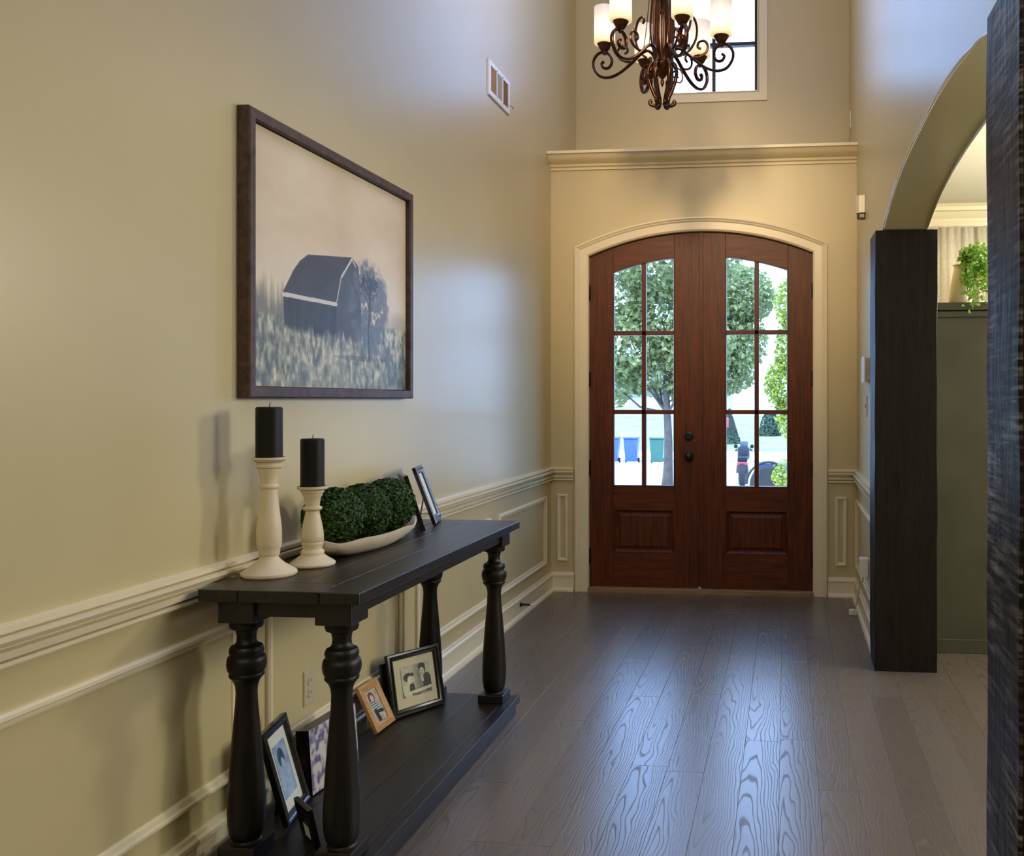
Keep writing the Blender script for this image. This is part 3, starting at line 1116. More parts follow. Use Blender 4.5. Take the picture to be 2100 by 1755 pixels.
shortp = [(0, 0), (.062, 0), (.066, .004), (.066, .009), (.060, .0145), (.048, .022), (.039, .029), (.033, .033), (.0335, .036), (.034, .041), (.0325, .046), (.0275, .050), (.027, .055), (.0305, .063),
          (.0315, .070), (.0305, .072), (.0325, .075), (.0325, .090), (.031, .105), (.027, .128), (.0225, .148), (.0202, .160), (.0202, .165), (.0265, .169), (.0280, .173), (.0265, .177), (.0205, .180), (.0215, .190), (.024, .206),
          (.029, .213), (.0295, .218), (.033, .222), (.032, .226), (.041, .230), (.0435, .233), (.0435, .240), (.040, .240), (.039, .237), (0, .237)]
c2 = MB().lathe(shortp, (-1.424, 2.666, TZ), 40).obj('candle_holder', M['cream'], smooth=35)
tag(c2, 'shorter cream turned candle holder beside the bowl of green balls', 'candle holder', 'cream candle holders')


def candle(x, y, z, r, h, label, bump_):
    m = MB().lathe([(0, 0), (r, 0), (r, h - .004), (r - .003, h), (r - .008, h - .001), (r - .014, h - .006), (0, h - .007)], (x, y, z), 36)
    o = m.obj('pillar_candle', M['candle'], smooth=35)
    tag(o, label, 'candle', 'black pillar candles')
    MB().tube([(x, y, z + h - .008), (x + .001, y, z + h + .004), (x + .003, y, z + h + .013)], .0011, 6).obj('wick', M['candle'], o, smooth=60)
    return o


candle(-1.468, 2.505, TZ + .334, .0362, .146, 'black pillar candle on the taller cream holder', 0)
candle(-1.424, 2.666, TZ + .237, .0345, .146, 'black pillar candle on the shorter cream holder', 1)

# ------------------------------------------------------------------ dough bowl with boxwood balls
BC = (-1.436, 3.035)
BL, BWd = .325, .112


def bowl():
    nu, nv = 64, 8
    m = MB()
    prof = [(.0, .006), (.35, .006), (.60, .010), (.80, .026), (.93, .042), (1.0, .054), (1.04, .054), (1.02, .044), (.95, .030), (.82, .014), (.64, .0), (.3, .0), (0, .0)]
    vs = []
    n = len(prof)
    for i in range(nu):
        a = 2 * PI * i / nu
        ca, sa = math.cos(a), math.sin(a)
        k = 1.0 + .05 * math.cos(4 * a)
        ex, ey = BWd * k * (abs(ca) ** .8) * (1 if ca > 0 else -1), BL * (abs(sa) ** .9) * (1 if sa > 0 else -1)
        wav = .014 * abs(sa) ** 6 + .006 * math.cos(3 * a + .6) * abs(ca) + .003 * math.sin(7 * a)
        for t, z in prof:
            vs.append((BC[0] + ex * t, BC[1] + ey * t, TZ + z + wav * (t ** 4) * min(1, z / .05)))
    fs = []
    for i in range(nu):
        j = (i + 1) % nu
        for k in range(n - 1):
            fs.append((i * n + k, j * n + k, j * n + k + 1, i * n + k + 1))
    return m.add(vs, fs)


bo = bowl().obj('dough_bowl', M['bowl'], smooth=50)
tag(bo, 'long off-white carved wooden bowl holding three green balls on the console table', 'bowl')

M['box_core'] = plain('dark_moss', (.003, .008, .002), rough=.8)
M['box_leaf'] = leaf_mat('boxwood_leaf', (.003, .012, .002), (.050, .125, .012), .5)
M['box_leaf'].node_tree.nodes['Principled BSDF'].inputs['Specular IOR Level'].default_value = .3
rng = np.random.default_rng(3)


def leaf_cloud(name, mat, pts, nrm, size, parent, ratio=.6, jit=.6, seed=1, droop=0.0):
    """many small pointed leaves (4-gon with a fold) at pts facing nrm."""
    r = np.random.default_rng(seed)
    n = len(pts)
    nr = nrm + r.normal(0, jit, (n, 3))
    nr /= np.linalg.norm(nr, axis=1)[:, None] + 1e-9
    t = np.cross(nr, r.normal(0, 1, (n, 3)))
    t /= np.linalg.norm(t, axis=1)[:, None] + 1e-9
    b = np.cross(nr, t)
    s = size * r.uniform(.7, 1.3, (n, 1))
    p0 = pts - t * s * .5
    p1 = pts + b * s * ratio * .5 + nr * s * .12
    p2 = pts + t * s * .5
    p3 = pts - b * s * ratio * .5 + nr * s * .12
    if droop:
        p2[:, 2] -= s[:, 0] * droop
    V = np.stack([p0, p1, p2, p3], 1).reshape(-1, 3)
    F = np.arange(n * 4).reshape(n, 4)
    T = np.concatenate([F[:, [0, 1, 2]], F[:, [0, 2, 3]]])
    me = bpy.data.meshes.new(name)
    me.from_pydata(V.tolist(), [], T.tolist())
    me.materials.append(mat)
    o = bpy.data.objects.new(name, me)
    S.collection.objects.link(o)
    if parent is not None:
        o.parent = parent
        o.matrix_parent_inverse = parent_matrix(parent).inverted()
    o['kind'] = 'stuff'
    return o


def sphere_pts(n, r, seed):
    g = np.random.default_rng(seed).normal(0, 1, (n, 3))
    g /= np.linalg.norm(g, axis=1)[:, None]
    return g * r, g


def ball(loc, rot, label, r=.1):
    root = thing('boxwood_ball', label, 'decor ball', loc, rot, 'boxwood balls in the bowl')
    prof = [(r * .94 * math.sin(PI * i / 14), -r * .94 * math.cos(PI * i / 14)) for i in range(15)]
    prof[0] = (0.0005, prof[0][1])
    prof[-1] = (0.0005, prof[-1][1])
    c = MB().lathe(prof, (0, 0, 0), 24).obj('core', M['box_core'], smooth=60)
    c.parent = root
    p, g = sphere_pts(3600, r * .985, 7)
    p *= 1 + np.random.default_rng(9).normal(0, .014, (len(p), 1))
    o = leaf_cloud('leaves', M['box_leaf'], p, g, .0125, None, .62, .42, 8)
    o.parent = root
    return root


b0 = ball((-1.436, 2.822, .9240), (0, 0, 0), 'dark green clipped boxwood ball nearest the candle holders', .0955)
for loc, rot, lab in (((-1.436, 3.024, .9185), (.4, .9, 2), 'dark green clipped boxwood ball in the middle of the bowl'),
                      ((-1.436, 3.228, .9205), (1.2, .3, 4), 'dark green clipped boxwood ball nearest the small standing frames')):
    c = copy_tree(b0)
    c.location = loc
    c.rotation_euler = rot
    c['label'] = lab


# ------------------------------------------------------------------ standing picture frames
def frame(name, label, bl, ang, w, h, tilt, fw, depth, fmat, inner, group=None, strut=True, strut_len=.13, back_label=False):
    """leaning frame. bl: lower front corner at the near end, ang: direction of the lower edge, tilt back in degrees.
    inner: list of (inset, material or print, kind)."""
    root = thing(name, label, 'picture frame', bl, (0, 0, 0), group)
    e = Vector((math.cos(R(ang)), math.sin(R(ang)), 0))
    b = Vector((-e.y, e.x, 0))
    up = Vector((0, 0, math.cos(R(tilt)))) + b * math.sin(R(tilt))
    nr = e.cross(up).normalized()          # front normal
    O = Vector(bl) + Vector((0, 0, depth * math.sin(R(tilt)) if tilt > 0 else 0))
    O.z += .0015
    fn = lambda u, v, k: tuple(O + e * u + up * v + nr * k)
    prof = [(0, -depth), (0, -.002), (.002, 0), (fw * .35, .001), (fw * .5, -.002), (fw * .62, .0005), (fw * .9, -.002), (fw, -.005), (fw, -depth)]
    MB().mitre(0, w, 0, h, prof, fn).obj('frame_moulding', fmat, root, smooth=30)
    m = MB()
    vs = [fn(a, c, k) for k in (-depth * .9, -depth * .72) for a, c in ((fw * .6, fw * .6), (w - fw * .6, fw * .6), (w - fw * .6, h - fw * .6), (fw * .6, h - fw * .6))]
    m.add(vs, [(3, 2, 1, 0), (4, 5, 6, 7), (0, 1, 5, 4), (1, 2, 6, 5), (2, 3, 7, 6), (3, 0, 4, 7)])
    m.obj('backing', M['frameblack'], root)
    k = -depth * .66
    for (i0, i1, i2, i3, mat, nm) in inner:      # insets left, right, bottom, top
        k += .0016
        print_sheet(nm, [fn(i0, i2, k), fn(w - i1, i2, k), fn(w - i1, h - i3, k), fn(i0, h - i3, k)], mat, root, .0012)
    if strut:
        c = w / 2
        ph = Vector(fn(c, h * .55, -depth))
        q = Vector(fn(c, 0, -depth))
        foot = Vector((q.x, q.y, bl[2] + .001)) + b * (math.sin(R(tilt)) * h * .55 + strut_len * .6)
        d = e * .016
        n2 = (foot - ph).cross(e).normalized() * .003
        vs = []
        for s in (0, 1):
            for p, wd in ((ph, .7), (foot, 1.2)):
                vs += [tuple(p - d * wd + n2 * s), tuple(p + d * wd + n2 * s)]
        MB().add(vs, [(0, 1, 3, 2), (4, 6, 7, 5), (0, 4, 5, 1), (2, 3, 7, 6), (0, 2, 6, 4), (1, 5, 7, 3)]).obj('easel_leg', M['frameblack'], root)
        p1 = Vector(fn(c, h * .16, -depth))
        p2 = ph + (foot - ph) * .72
        MB().tube([tuple(p1), tuple(p2)], .0015, 6).obj('easel_strap', M['frameblack'], root)
    if back_label:
        print_sheet('price_label', [fn(w * .62, h * .18, -depth - .0005), fn(w * .25, h * .18, -depth - .0005), fn(w * .25, h * .5, -depth - .0005), fn(w * .62, h * .5, -depth - .0005)], M['matwhite'], root, .0004)
    return root


im_portrait = image_mat('soft_blue_portrait', paint_portrait(), .25, .5)
im_girls = image_mat('black_white_double_portrait', paint_girls(), .5)
im_snap = image_mat('outdoor_snapshot', paint_snap(), .5)
im_canvas = image_mat('purple_grey_canvas_print', paint_canvas(), .4)

# on the table top
frame('photo_frame', 'small black photo frame standing edge-on just behind the bowl', (-1.352, 3.375, TZ), 121, .17, .222, 17.5, .022, .016, M['frameblack'],
      [(.018, .018, .018, .018, M['matwhite'], 'mat_board')], 'small black frames on the table top', True, .02)
frame('photo_frame', 'small black photo frame showing its front, standing farthest along the table', (-1.384, 3.565, TZ), 104.5, .18, .240, 20, .030, .016, M['frameblack'],
      [(.026, .026, .026, .026, M['matwhite'], 'mat_board')], 'small black frames on the table top', True, .035)
# on the low shelf
frame('photo_frame', 'black frame with white mat and bluish portrait beside the near legs on the low shelf', (-1.411, 2.512, SZ), 101.2, .196, .275, 15.4, .026, .018, M['frameblack'],
      [(.022, .022, .022, .022, M['matwhite'], 'mat_board'), (.050, .050, .060, .060, im_portrait, 'photograph')], 'frames on the low shelf', True, .02)
frame('photo_frame', 'small light oak frame with outdoor snapshot leaning by the wall on the low shelf', (-1.482, 3.246, SZ), 88, .146, .180, 26, .030, .014, M['framespot'],
      [(.028, .028, .028, .028, im_snap, 'photograph')], 'frames on the low shelf', False)
frame('photo_frame', 'wide black frame with cream mat and black and white picture of two people', (-1.487, 3.400, SZ), 59, .243, .238, 12, .026, .018, M['frameblack'],
      [(.022, .022, .022, .022, M['mat'], 'mat_board'), (.058, .050, .062, .058, im_girls, 'photograph')], 'frames on the low shelf', False)
frame('photo_frame', 'dark glossy frame mostly hidden behind the black and white picture', (-1.521, 3.404, SZ), 59, .232, .205, 11, .030, .012, M['frameblack'],
      [(.026, .026, .026, .026, M['matwhite'], 'mat_board')], 'frames on the low shelf', False)
frame('photo_frame', 'small dark frame with a price label on its back behind the near front leg', (-1.258, 2.405, SZ), 137, .115, .115, 12, .022, .014, M['frameblack'],
      [(.018, .018, .018, .018, M['matwhite'], 'mat_board')], 'frames on the low shelf', False, .02, True)
# deep canvas block
cb = thing('canvas_print', 'thick black-edged canvas print in purple and grey behind the bluish portrait', 'picture', (-1.46, 2.72, SZ))
e = Vector((math.cos(R(86)), math.sin(R(86)), 0))
b_ = Vector((-e.y, e.x, 0))
O = Vector((-1.452, 2.720, SZ + .003))
up = Vector((0, 0, math.cos(R(4)))) + b_ * math.sin(R(4))
nr = e.cross(up)
fn = lambda u, v, k: tuple(O + e * u + up * v + nr * k)
vs = [fn(a, c, k) for k in (-.045, 0) for a, c in ((0, .002), (.27, .002), (.27, .2), (0, .2))]
MB().add(vs, [(3, 2, 1, 0), (4, 5, 6, 7), (0, 1, 5, 4), (1, 2, 6, 5), (2, 3, 7, 6), (3, 0, 4, 7)]).obj('block', M['frameblack'], cb)
print_sheet('print', [fn(0, .002, .0012), fn(.27, .002, .0012), fn(.27, .2, .0012), fn(0, .2, .0012)], im_canvas, cb, .001)

# ------------------------------------------------------------------ barn painting on the wall
PY0, PY1, PZ0, PZ1 = 2.552, 3.747, 1.306, 2.162
bp = thing('framed_painting', 'large framed painting of a dark barn in a pale field hanging on left wall', 'painting', (XL, (PY0 + PY1) / 2, PZ0))
fnp = lambda u, v, h: (XL + h, u, v)
MB().mitre(PY0, PY1, PZ0, PZ1, [(0, .001), (0, .036), (.004, .040), (.030, .040), (.033, .036), (.033, .014), (.020, .014), (.020, .001)], fnp).obj('frame_moulding', M['framebrown'], bp, smooth=30)
print_sheet('canvas', [fnp(PY0 + .036, PZ0 + .036, .020), fnp(PY1 - .036, PZ0 + .036, .020), fnp(PY1 - .036, PZ1 - .036, .020), fnp(PY0 + .036, PZ1 - .036, .020)],
            image_mat('barn_painting', paint_barn(), .48), bp, .012)

# ------------------------------------------------------------------ wall vent
vt = thing('wall_vent', 'white metal wall vent with three sections high on left wall', 'vent', (XL, 5.02, 2.93))
VY0, VY1, VZ0, VZ1 = 4.835, 5.215, 2.942, 3.138
MB().mitre(VY0, VY1, VZ0, VZ1, [(0, 0), (0, .006), (.004, .010), (.030, .010), (.030, 0)], fnp).obj('frame', M['white_cool'], vt)
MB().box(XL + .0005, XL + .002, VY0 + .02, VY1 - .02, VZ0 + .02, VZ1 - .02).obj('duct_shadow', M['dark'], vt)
M['vent_tan'] = plain('tan_vane', (.34, .22, .11), rough=.5)
sw = (VY1 - VY0 - .06) / 3
for k in range(3):
    a = VY0 + .03 + k * sw
    if k:
        MB().box(XL + .001, XL + .010, a - .006, a + .006, VZ0 + .02, VZ1 - .02).obj('divider', M['white_cool'], vt)
    if k == 1:
        for q in range(9):
            z = VZ0 + .036 + q * .0155
            MB().box(-.001, .001, a + .006, a + sw - .006, -.006, .006, Tm((XL + .006, 0, z)) @ Matrix.Rotation(R(35), 4, 'Y')).obj('vane', M['white_cool'], vt)
    else:
        for q in range(9):
            y = a + .012 + q * (sw - .02) / 9
            MB().box(-.0008, .0008, -.006, .006, VZ0 + .03, VZ1 - .03, Tm((XL + .006, y, 0)) @ Matrix.Rotation(R(-38 if k == 0 else 50), 4, 'Z')).obj('vane', M['vent_tan'], vt)
MB().tube([(XL + .006, VY1 - .004, VZ0 + .06), (XL + .02, VY1 + .01, VZ0 + .055), (XL + .022, VY1 + .02, VZ0 + .045)], .003, 6).obj('lever', M['vent_tan'], vt, smooth=60)

# ------------------------------------------------------------------ outlets, switch, keypad, sensor, cord, doorstop
M['plate'] = plain('almond_plastic', (.53, .45, .31), rough=.35, var=.02)


def outlet(side, y, z, label, mat):
    """duplex outlet plate on the left (-1) or right (+1) wall."""
    X = XL if side < 0 else XR
    sg = 1 if side < 0 else -1
    r = thing('wall_outlet', label, 'outlet', (X, y, z))
    f = lambda u, v, h: (X + sg * h, y + u, z + v)
    MB().mitre(-.035, .035, -.058, .058, [(0, 0), (.0, .003), (.003, .006), (.035, .006), (.035, 0)], f).obj('plate', mat, r, smooth=30)
    for dz in (-.02, .02):
        pts = [(.0165 * math.cos(t), .0145 * math.sin(t)) for t in [2 * PI * i / 16 for i in range(16)]]
        o = MB().prism(pts, lambda a, b, d: (X + sg * d, y + a, z + dz + b), .004, .0085).obj('socket', mat, r, bevel=.0008)
        for dy in (-.006, .006):
            MB().box(*sorted((X + sg * .0084, X + sg * .0090)), y + dy - .001, y + dy + .001, z + dz - .002, z + dz + .006).obj('slot', M['dark'], o)
    return r


outlet(-1, 2.958, .338, 'cream wall outlet low on left wall below the console table', M['plate'])
outlet(1, 5.22, .355, 'wall outlet low on right wall beside the dark post', M['plate'])
ad = thing('power_adapter', 'white power adapter plugged in low beside the dark post', 'adapter', (XR - .01, 5.22, .30))
MB().box(XR - .058, XR - .0095, 5.19, 5.25, .318, .425).obj('body', M['white_cool'], ad, bevel=.006)
ad.children[-1].location = (0, 0, 0)
cord = [(XR - .035, 5.22, .318), (XR - .035, 5.28, .28), (XR - .05, 5.36, .22), (XR - .045, 5.44, .17), (XR - .05, 5.52, .11), (XR - .055, 5.60, .05), (XR - .06, 5.66, .022)]
MB().tube(cord, .0035, 6).obj('cord', M['white'], ad, smooth=60)
pb = thing('cable_block', 'small white cable block on floor at foot of right baseboard', 'adapter', (XR - .06, 5.68, 0))
MB().box(XR - .085, XR - .038, 5.66, 5.70, .001, .032).obj('body', M['white'], pb, bevel=.004)
kp = thing('alarm_keypad', 'pale wall keypad box standing proud beside the dark post', 'keypad', (XR, 5.29, 1.40))
MB().box(XR - .026, XR, 5.205, 5.385, 1.405, 1.535).obj('housing', plain('pinkish_plastic', (.60, .49, .40), .4), kp, bevel=.004)
MB().box(XR - .034, XR - .026, 5.195, 5.395, 1.396, 1.544).obj('face', M['white_cool'], kp, bevel=.003)
ls = thing('light_switch', 'flat cream light switch plate below the keypad', 'switch', (XR, 5.42, 1.26))
MB().mitre(5.375, 5.465, 1.205, 1.325, [(0, 0), (0, .003), (.003, .006), (.045, .006), (.045, 0)], lambda u, v, h: (XR - h, u, v)).obj('plate', M['plate'], ls, smooth=30)
MB().box(XR - .012, XR - .005, 5.412, 5.428, 1.253, 1.277).obj('toggle', M['plate'], ls, bevel=.001)
sn = thing('motion_sensor', 'cream motion sensor high on right wall near the door corner', 'sensor', (XR, 5.56, 2.36))
poly = [(0, .0), (-.036, .006), (-.052, .022), (-.052, .052), (-.036, .068), (0, .074)]
o = MB().prism(poly, lambda a, b, d: (XR + a, 5.52 + b, d), 2.40, 2.506).obj('housing', M['trim'], sn, bevel=.004)
MB().prism([(a * .9, .005 + b * .87) for a, b in poly], lambda a, b, d: (XR + a, 5.52 + b, d), 2.368, 2.40).obj('lens', plain('brown_lens', (.10, .06, .03), .3), sn, bevel=.006)
tc = thing('door_contact', 'tiny white stick-on contact high on right wall above the ledge', 'sensor', (XR, 6.74, 3.24))
MB().box(XR - .008, XR, 6.72, 6.76, 3.25, 3.37).obj('body', M['white'], tc, bevel=.002)
ds = thing('door_stop', 'small dark spring door stop on left baseboard', 'door stop', (XL + .016, 5.40, .078))
Rx = Matrix.Rotation(R(90), 4, 'Y')
MB().lathe([(0, 0), (.014, 0), (.014, .003), (.010, .010), (.0065, .018), (.0055, .060), (.0055, .062), (0, .062)], (0, 0, 0), 16, Tm((XL + .016, 5.40, .078)) @ Rx).obj('spring', M['iron'], ds, smooth=35)
MB().lathe([(0, .062), (.0065, .062), (.0065, .076), (.004, .080), (0, .080)], (0, 0, 0), 16, Tm((XL + .016, 5.40, .078)) @ Rx).obj('tip', M['white'], ds, smooth=35)

# ------------------------------------------------------------------ dining room glimpse: curtain, vase with trailing plant
cu = MB()
n = 120
prof = []
for i in range(n + 1):
    x = XRI + .02 + (1.75) * i / n
    prof.append(x)
rings = []
for k in range(9):
    z = 2.545 - (2.545 - .10) * k / 8
    amp = .006 + .034 * min(1, k / 2.5)
    row = []
    for x in prof:
        ph = 2 * PI * x / .118 + .9 * math.sin(x * 9)
        row.append((x, YU - .10 + amp * math.sin(ph) + .010 * math.sin(2.3 * ph + k * .3), z))
    rings.append(row)
cu.sweep(rings)
co = cu.obj('curtain', M['curtain'], smooth=80)
md = co.modifiers.new('thickness', 'SOLIDIFY')
md.thickness = .003
tag(co, 'pleated beige linen curtain hanging behind the vase in the dining room', 'curtain')
vp = thing('trailing_plant', 'bright green trailing plant in a cream vase on the dark green ledge', 'plant', (.905, 4.96, 1.80))
MB().lathe([(0, 0), (.056, 0), (.058, .004), (.057, .03), (.052, .08), (.045, .13), (.036, .17), (.032, .185), (.034, .195), (.040, .203), (.038, .205), (.030, .196), (.028, .18), (0, .17)], (.905, 4.96, 1.80), 32).obj('vase', M['vase'], vp, smooth=40)
M['vine'] = leaf_mat('bright_vine_leaf', (.05, .16, .012), (.30, .52, .07), .45, .35)
M['stem'] = plain('green_stem', (.06, .13, .03), .6)
r = np.random.default_rng(12)
pts = []
sm = MB()
for k in range(34):
    a = r.uniform(-1.9, 1.1)
    L = r.uniform(.5, 1)
    ex, ey = .125 * L * math.cos(a) + .035, -.10 * L + .05 * math.sin(a)
    top = .045 + .05 * r.random()
    drop = r.uniform(.06, .30) if k > 5 else r.uniform(-.02, .05)
    path = []
    for q in range(9):
        t = q / 8
        path.append((.905 + ex * (t ** .7), 4.95 + ey * t, 1.99 + top * math.sin(min(1, t * 2) * PI / 2) - drop * max(0, t - .35) / .65))
    sm.tube(path, .0014, 5)
    for q in range(2, 9):
        for z in range(5):
            pts.append(np.array(path[q]) + r.normal(0, .014, 3))
sm.obj('stems', M['stem'], vp)
pts = np.array(pts)
nrm = np.tile(np.array([[-.1, -.9, .5]]), (len(pts), 1))
leaf_cloud('foliage', M['vine'], pts, nrm, .021, vp, .8, .5, 13, .25)

# ------------------------------------------------------------------ chandelier
CX, CY = -.62, 4.63
ch = thing('chandelier', 'bronze scrolled chandelier with lit cylindrical glass shades hanging above the hall', 'chandelier', (CX, CY, ZC))


def spline(p, sub=6):
    out = []
    P = [Vector((*q, 0)) if len(q) == 2 else Vector(q) for q in p]
    for i in range(len(P) - 1):
        p0, p1, p2, p3 = P[max(0, i - 1)], P[i], P[i + 1], P[min(len(P) - 1, i + 2)]
        for k in range(sub):
            t = k / sub
            out.append(.5 * ((2 * p1) + (p2 - p0) * t + (2 * p0 - 5 * p1 + 4 * p2 - p3) * t * t + (3 * p1 - p0 - 3 * p2 + p3) * t ** 3))
    out.append(P[-1])
    return out


def radial(path2, a):
    return [(CX + p[0] * math.cos(a), CY + p[0] * math.sin(a), p[1]) for p in path2]


armp = spline([(.030, 2.960), (.045, 3.020), (.075, 3.048), (.110, 3.035), (.160, 2.990), (.220, 2.945), (.275, 2.925), (.325, 2.935), (.355, 2.975), (.358, 3.015), (.335, 3.048), (.300, 3.055),
               (.270, 3.035), (.262, 3.000), (.280, 2.974), (.305, 2.976), (.315, 2.996), (.303, 3.008)])
curl = spline([(.150, 2.998), (.185, 3.000), (.222, 3.020), (.232, 3.052), (.215, 3.078), (.188, 3.074), (.180, 3.052), (.196, 3.040)])
basket = spline([(.050, 2.985), (.066, 2.960), (.072, 2.930), (.064, 2.885), (.046, 2.835), (.028, 2.795), (.026, 2.778), (.040, 2.766), (.058, 2.772), (.062, 2.786), (.052, 2.792)])
bcurl = spline([(.070, 2.965), (.094, 2.955), (.106, 2.925), (.098, 2.895), (.078, 2.892), (.074, 2.912), (.086, 2.918)])
up_strap = spline([(.034, 3.000), (.050, 3.060), (.060, 3.140), (.055, 3.240), (.046, 3.360), (.042, 3.480), (.052, 3.600), (.040, 3.700), (.015, 3.740)])
rodp = spline([(.100, 3.040), (.085, 3.140), (.070, 3.280), (.058, 3.420), (.044, 3.640)])
hook = spline([(.110, 3.035), (.150, 3.070), (.180, 3.125), (.186, 3.185), (.168, 3.235), (.140, 3.250), (.124, 3.232), (.134, 3.214)])
stem = [(0, 2.86), (.004, 2.865), (.010, 2.885), (.006, 2.90), (.018, 2.915), (.030, 2.935), (.046, 2.955), (.050, 2.975), (.036, 2.992), (.016, 3.004), (.009, 3.02), (.007, 3.06), (.007, 3.22),
        (.014, 3.235), (.009, 3.25), (.016, 3.265), (.009, 3.28), (.022, 3.30), (.026, 3.315), (.016, 3.335), (.020, 3.35), (.011, 3.37), (.020, 3.40), (.024, 3.43), (.012, 3.46), (.018, 3.50), (.010, 3.56), (.010, 3.72), (.022, 3.735), (.012, 3.76), (0, 3.77)]
MB().lathe(stem, (CX, CY, 0), 20).obj('stem', M['bronze'], ch, smooth=35)
for k in range(6):
    a = R(56 + 60 * k)
    am = MB().tube(radial(armp, a), .0115, 8, ry=.0075, up=(-math.sin(a), math.cos(a), 0)).obj('arm', M['bronze'], ch, smooth=50)
    MB().tube(radial(curl, a), .0065, 6).obj('scroll', M['bronze'], am, smooth=50)
    x, y = CX + .300 * math.cos(a), CY + .300 * math.sin(a)
    MB().lathe([(0, 3.040), (.010, 3.043), (.014, 3.050), (.012, 3.058), (.022, 3.066), (.030, 3.080), (.036, 3.092), (.041, 3.100), (.041, 3.106), (.036, 3.106), (0, 3.102)], (x, y, 0), 20).obj('cup', M['bronze'], am, smooth=35)
    sh = MB().lathe([(.034, .002), (.050, 0), (.0535, .004), (.0535, .186), (.0505, .186), (.0505, .006), (.034, .004)], (0, 0, 0), 28)
    so = sh.obj('glass_shade', M['shade'], smooth=40)
    so.location = (x, y, 3.0955)
    so.parent = am
    ab = a + R(12)
    MB().tube(radial(basket, ab), .0095, 8).obj('basket_strap', M['bronze'], ch, smooth=50)
    MB().tube(radial(bcurl, ab + R(14)), .004, 6).obj('basket_scroll', M['bronze'], ch, smooth=50)
    MB().tube(radial(up_strap, ab + R(8)), .014, 8, ry=.005, up=(-math.sin(a), math.cos(a), 0)).obj('upper_strap', M['bronze'], ch, smooth=50)
    MB().tube(radial(rodp, a), .0022, 6).obj('rod', M['bronze'], ch, smooth=50)
    if k in (1, 4, 5):
        MB().tube(radial(hook, a + R(30)), .0065, 6).obj('hook', M['bronze'], ch, smooth=50)
MB().lathe([(.0, ZC - .05), (.03, ZC - .045), (.06, ZC - .015), (.065, ZC)], (CX, CY, 0), 24).obj('canopy', M['bronze'], ch, smooth=35)
z = 3.765
k = 0
cm = MB()
while z < ZC - .06:
    a = (k % 2) * PI / 2
    pts = [(CX + .011 * math.cos(t) * math.cos(a), CY + .011 * math.cos(t) * math.sin(a), z + .022 + .026 * math.sin(t)) for t in [2 * PI * i / 12 for i in range(12)]]
    cm.tube(pts, .0028, 5, True)
    z += .042
    k += 1
cm.obj('chain', M['bronze'], ch, smooth=60)
for o in ch.children:
    o.location.z += .016

# ------------------------------------------------------------------ outdoors
M['concrete'] = plain('sunlit_concrete', (.62, .61, .58), rough=.85, var=.06, scale=.8)
M['lawn'] = plain('lawn', (.17, .19, .055), rough=.9, var=.25, scale=.5)
M['bark'] = plain('bark', (.050, .042, .036), rough=.9, var=.4, scale=6, bump=.6)
G = lambda y: -.0337 * y


def strip(name, x0, x1, y0, y1, z0, z1, mat, th=.2):
    vs = [(x0, y0, z0), (x1, y0, z0), (x1, y1, z1), (x0, y1, z1)]
    vs += [(x, y, z - th) for x, y, z in vs]
    return MB().add(vs, [(0, 1, 2, 3), (7, 6, 5, 4), (0, 4, 5, 1), (1, 5, 6, 2), (2, 6, 7, 3), (3, 7, 4, 0)]).obj(name, mat)


structure(strip('ground_driveway', -40, 30, 7.3, 39, G(7.3), G(39), M['concrete']))
structure(strip('ground_street', -60, 50, 39, 47, G(39), G(39), M['concrete']))
structure(strip('ground_far_lawn', -60, 50, 47, 82, G(39), -.10, M['lawn']))
structure(MB().box(-60, 50, 38.6, 39, G(39) - .2, G(39) + .07).obj('ground_kerb', plain('grey_kerb', (.25, .26, .28), .9)))


def bin_(x, y, col, label):
    m = M.setdefault('bin' + str(col), plain('bin_plastic', col, .4, var=.08))
    r = thing('wheelie_bin', label, 'bin', (x, y, G(y)), group='bins by the kerb')
    z = G(y)
    w0, w1 = .23, .29
    vs = [(x + sx * w0, y + sy * w0, z + .06) for sx, sy in ((-1, -1), (1, -1), (1, 1), (-1, 1))] + [(x + sx * w1, y + sy * w1, z + .98) for sx, sy in ((-1, -1), (1, -1), (1, 1), (-1, 1))]
    MB().add(vs, [(3, 2, 1, 0), (4, 5, 6, 7), (0, 1, 5, 4), (1, 2, 6, 5), (2, 3, 7, 6), (3, 0, 4, 7)]).obj('body', m, r, bevel=.02)
    MB().box(x - .31, x + .31, y - .33, y + .31, z + .98, z + 1.06).obj('lid', m, r, bevel=.02)
    MB().box(x - .28, x + .28, y + .30, y + .36, z + .90, z + .95).obj('handle', m, r, bevel=.01)
    for sx in (-.27, .27):
        MB().lathe([(0, -.03), (.10, -.03), (.10, .03), (0, .03)], (0, 0, 0), 16, Tm((x + sx, y + .2, z + .10)) @ Rx).obj('wheel', M['iron'], r, smooth=35)
    return r


bin_(-7.0, 37.0, (.02, .055, .26), 'blue wheelie bin at the left edge of the left door glass')
bin_(-6.22, 37.1, (.02, .055, .26), 'blue wheelie bin in the middle of the lower left pane')
bin_(-5.12, 36.8, (.012, .075, .05), 'green wheelie bin beside the tree trunk')


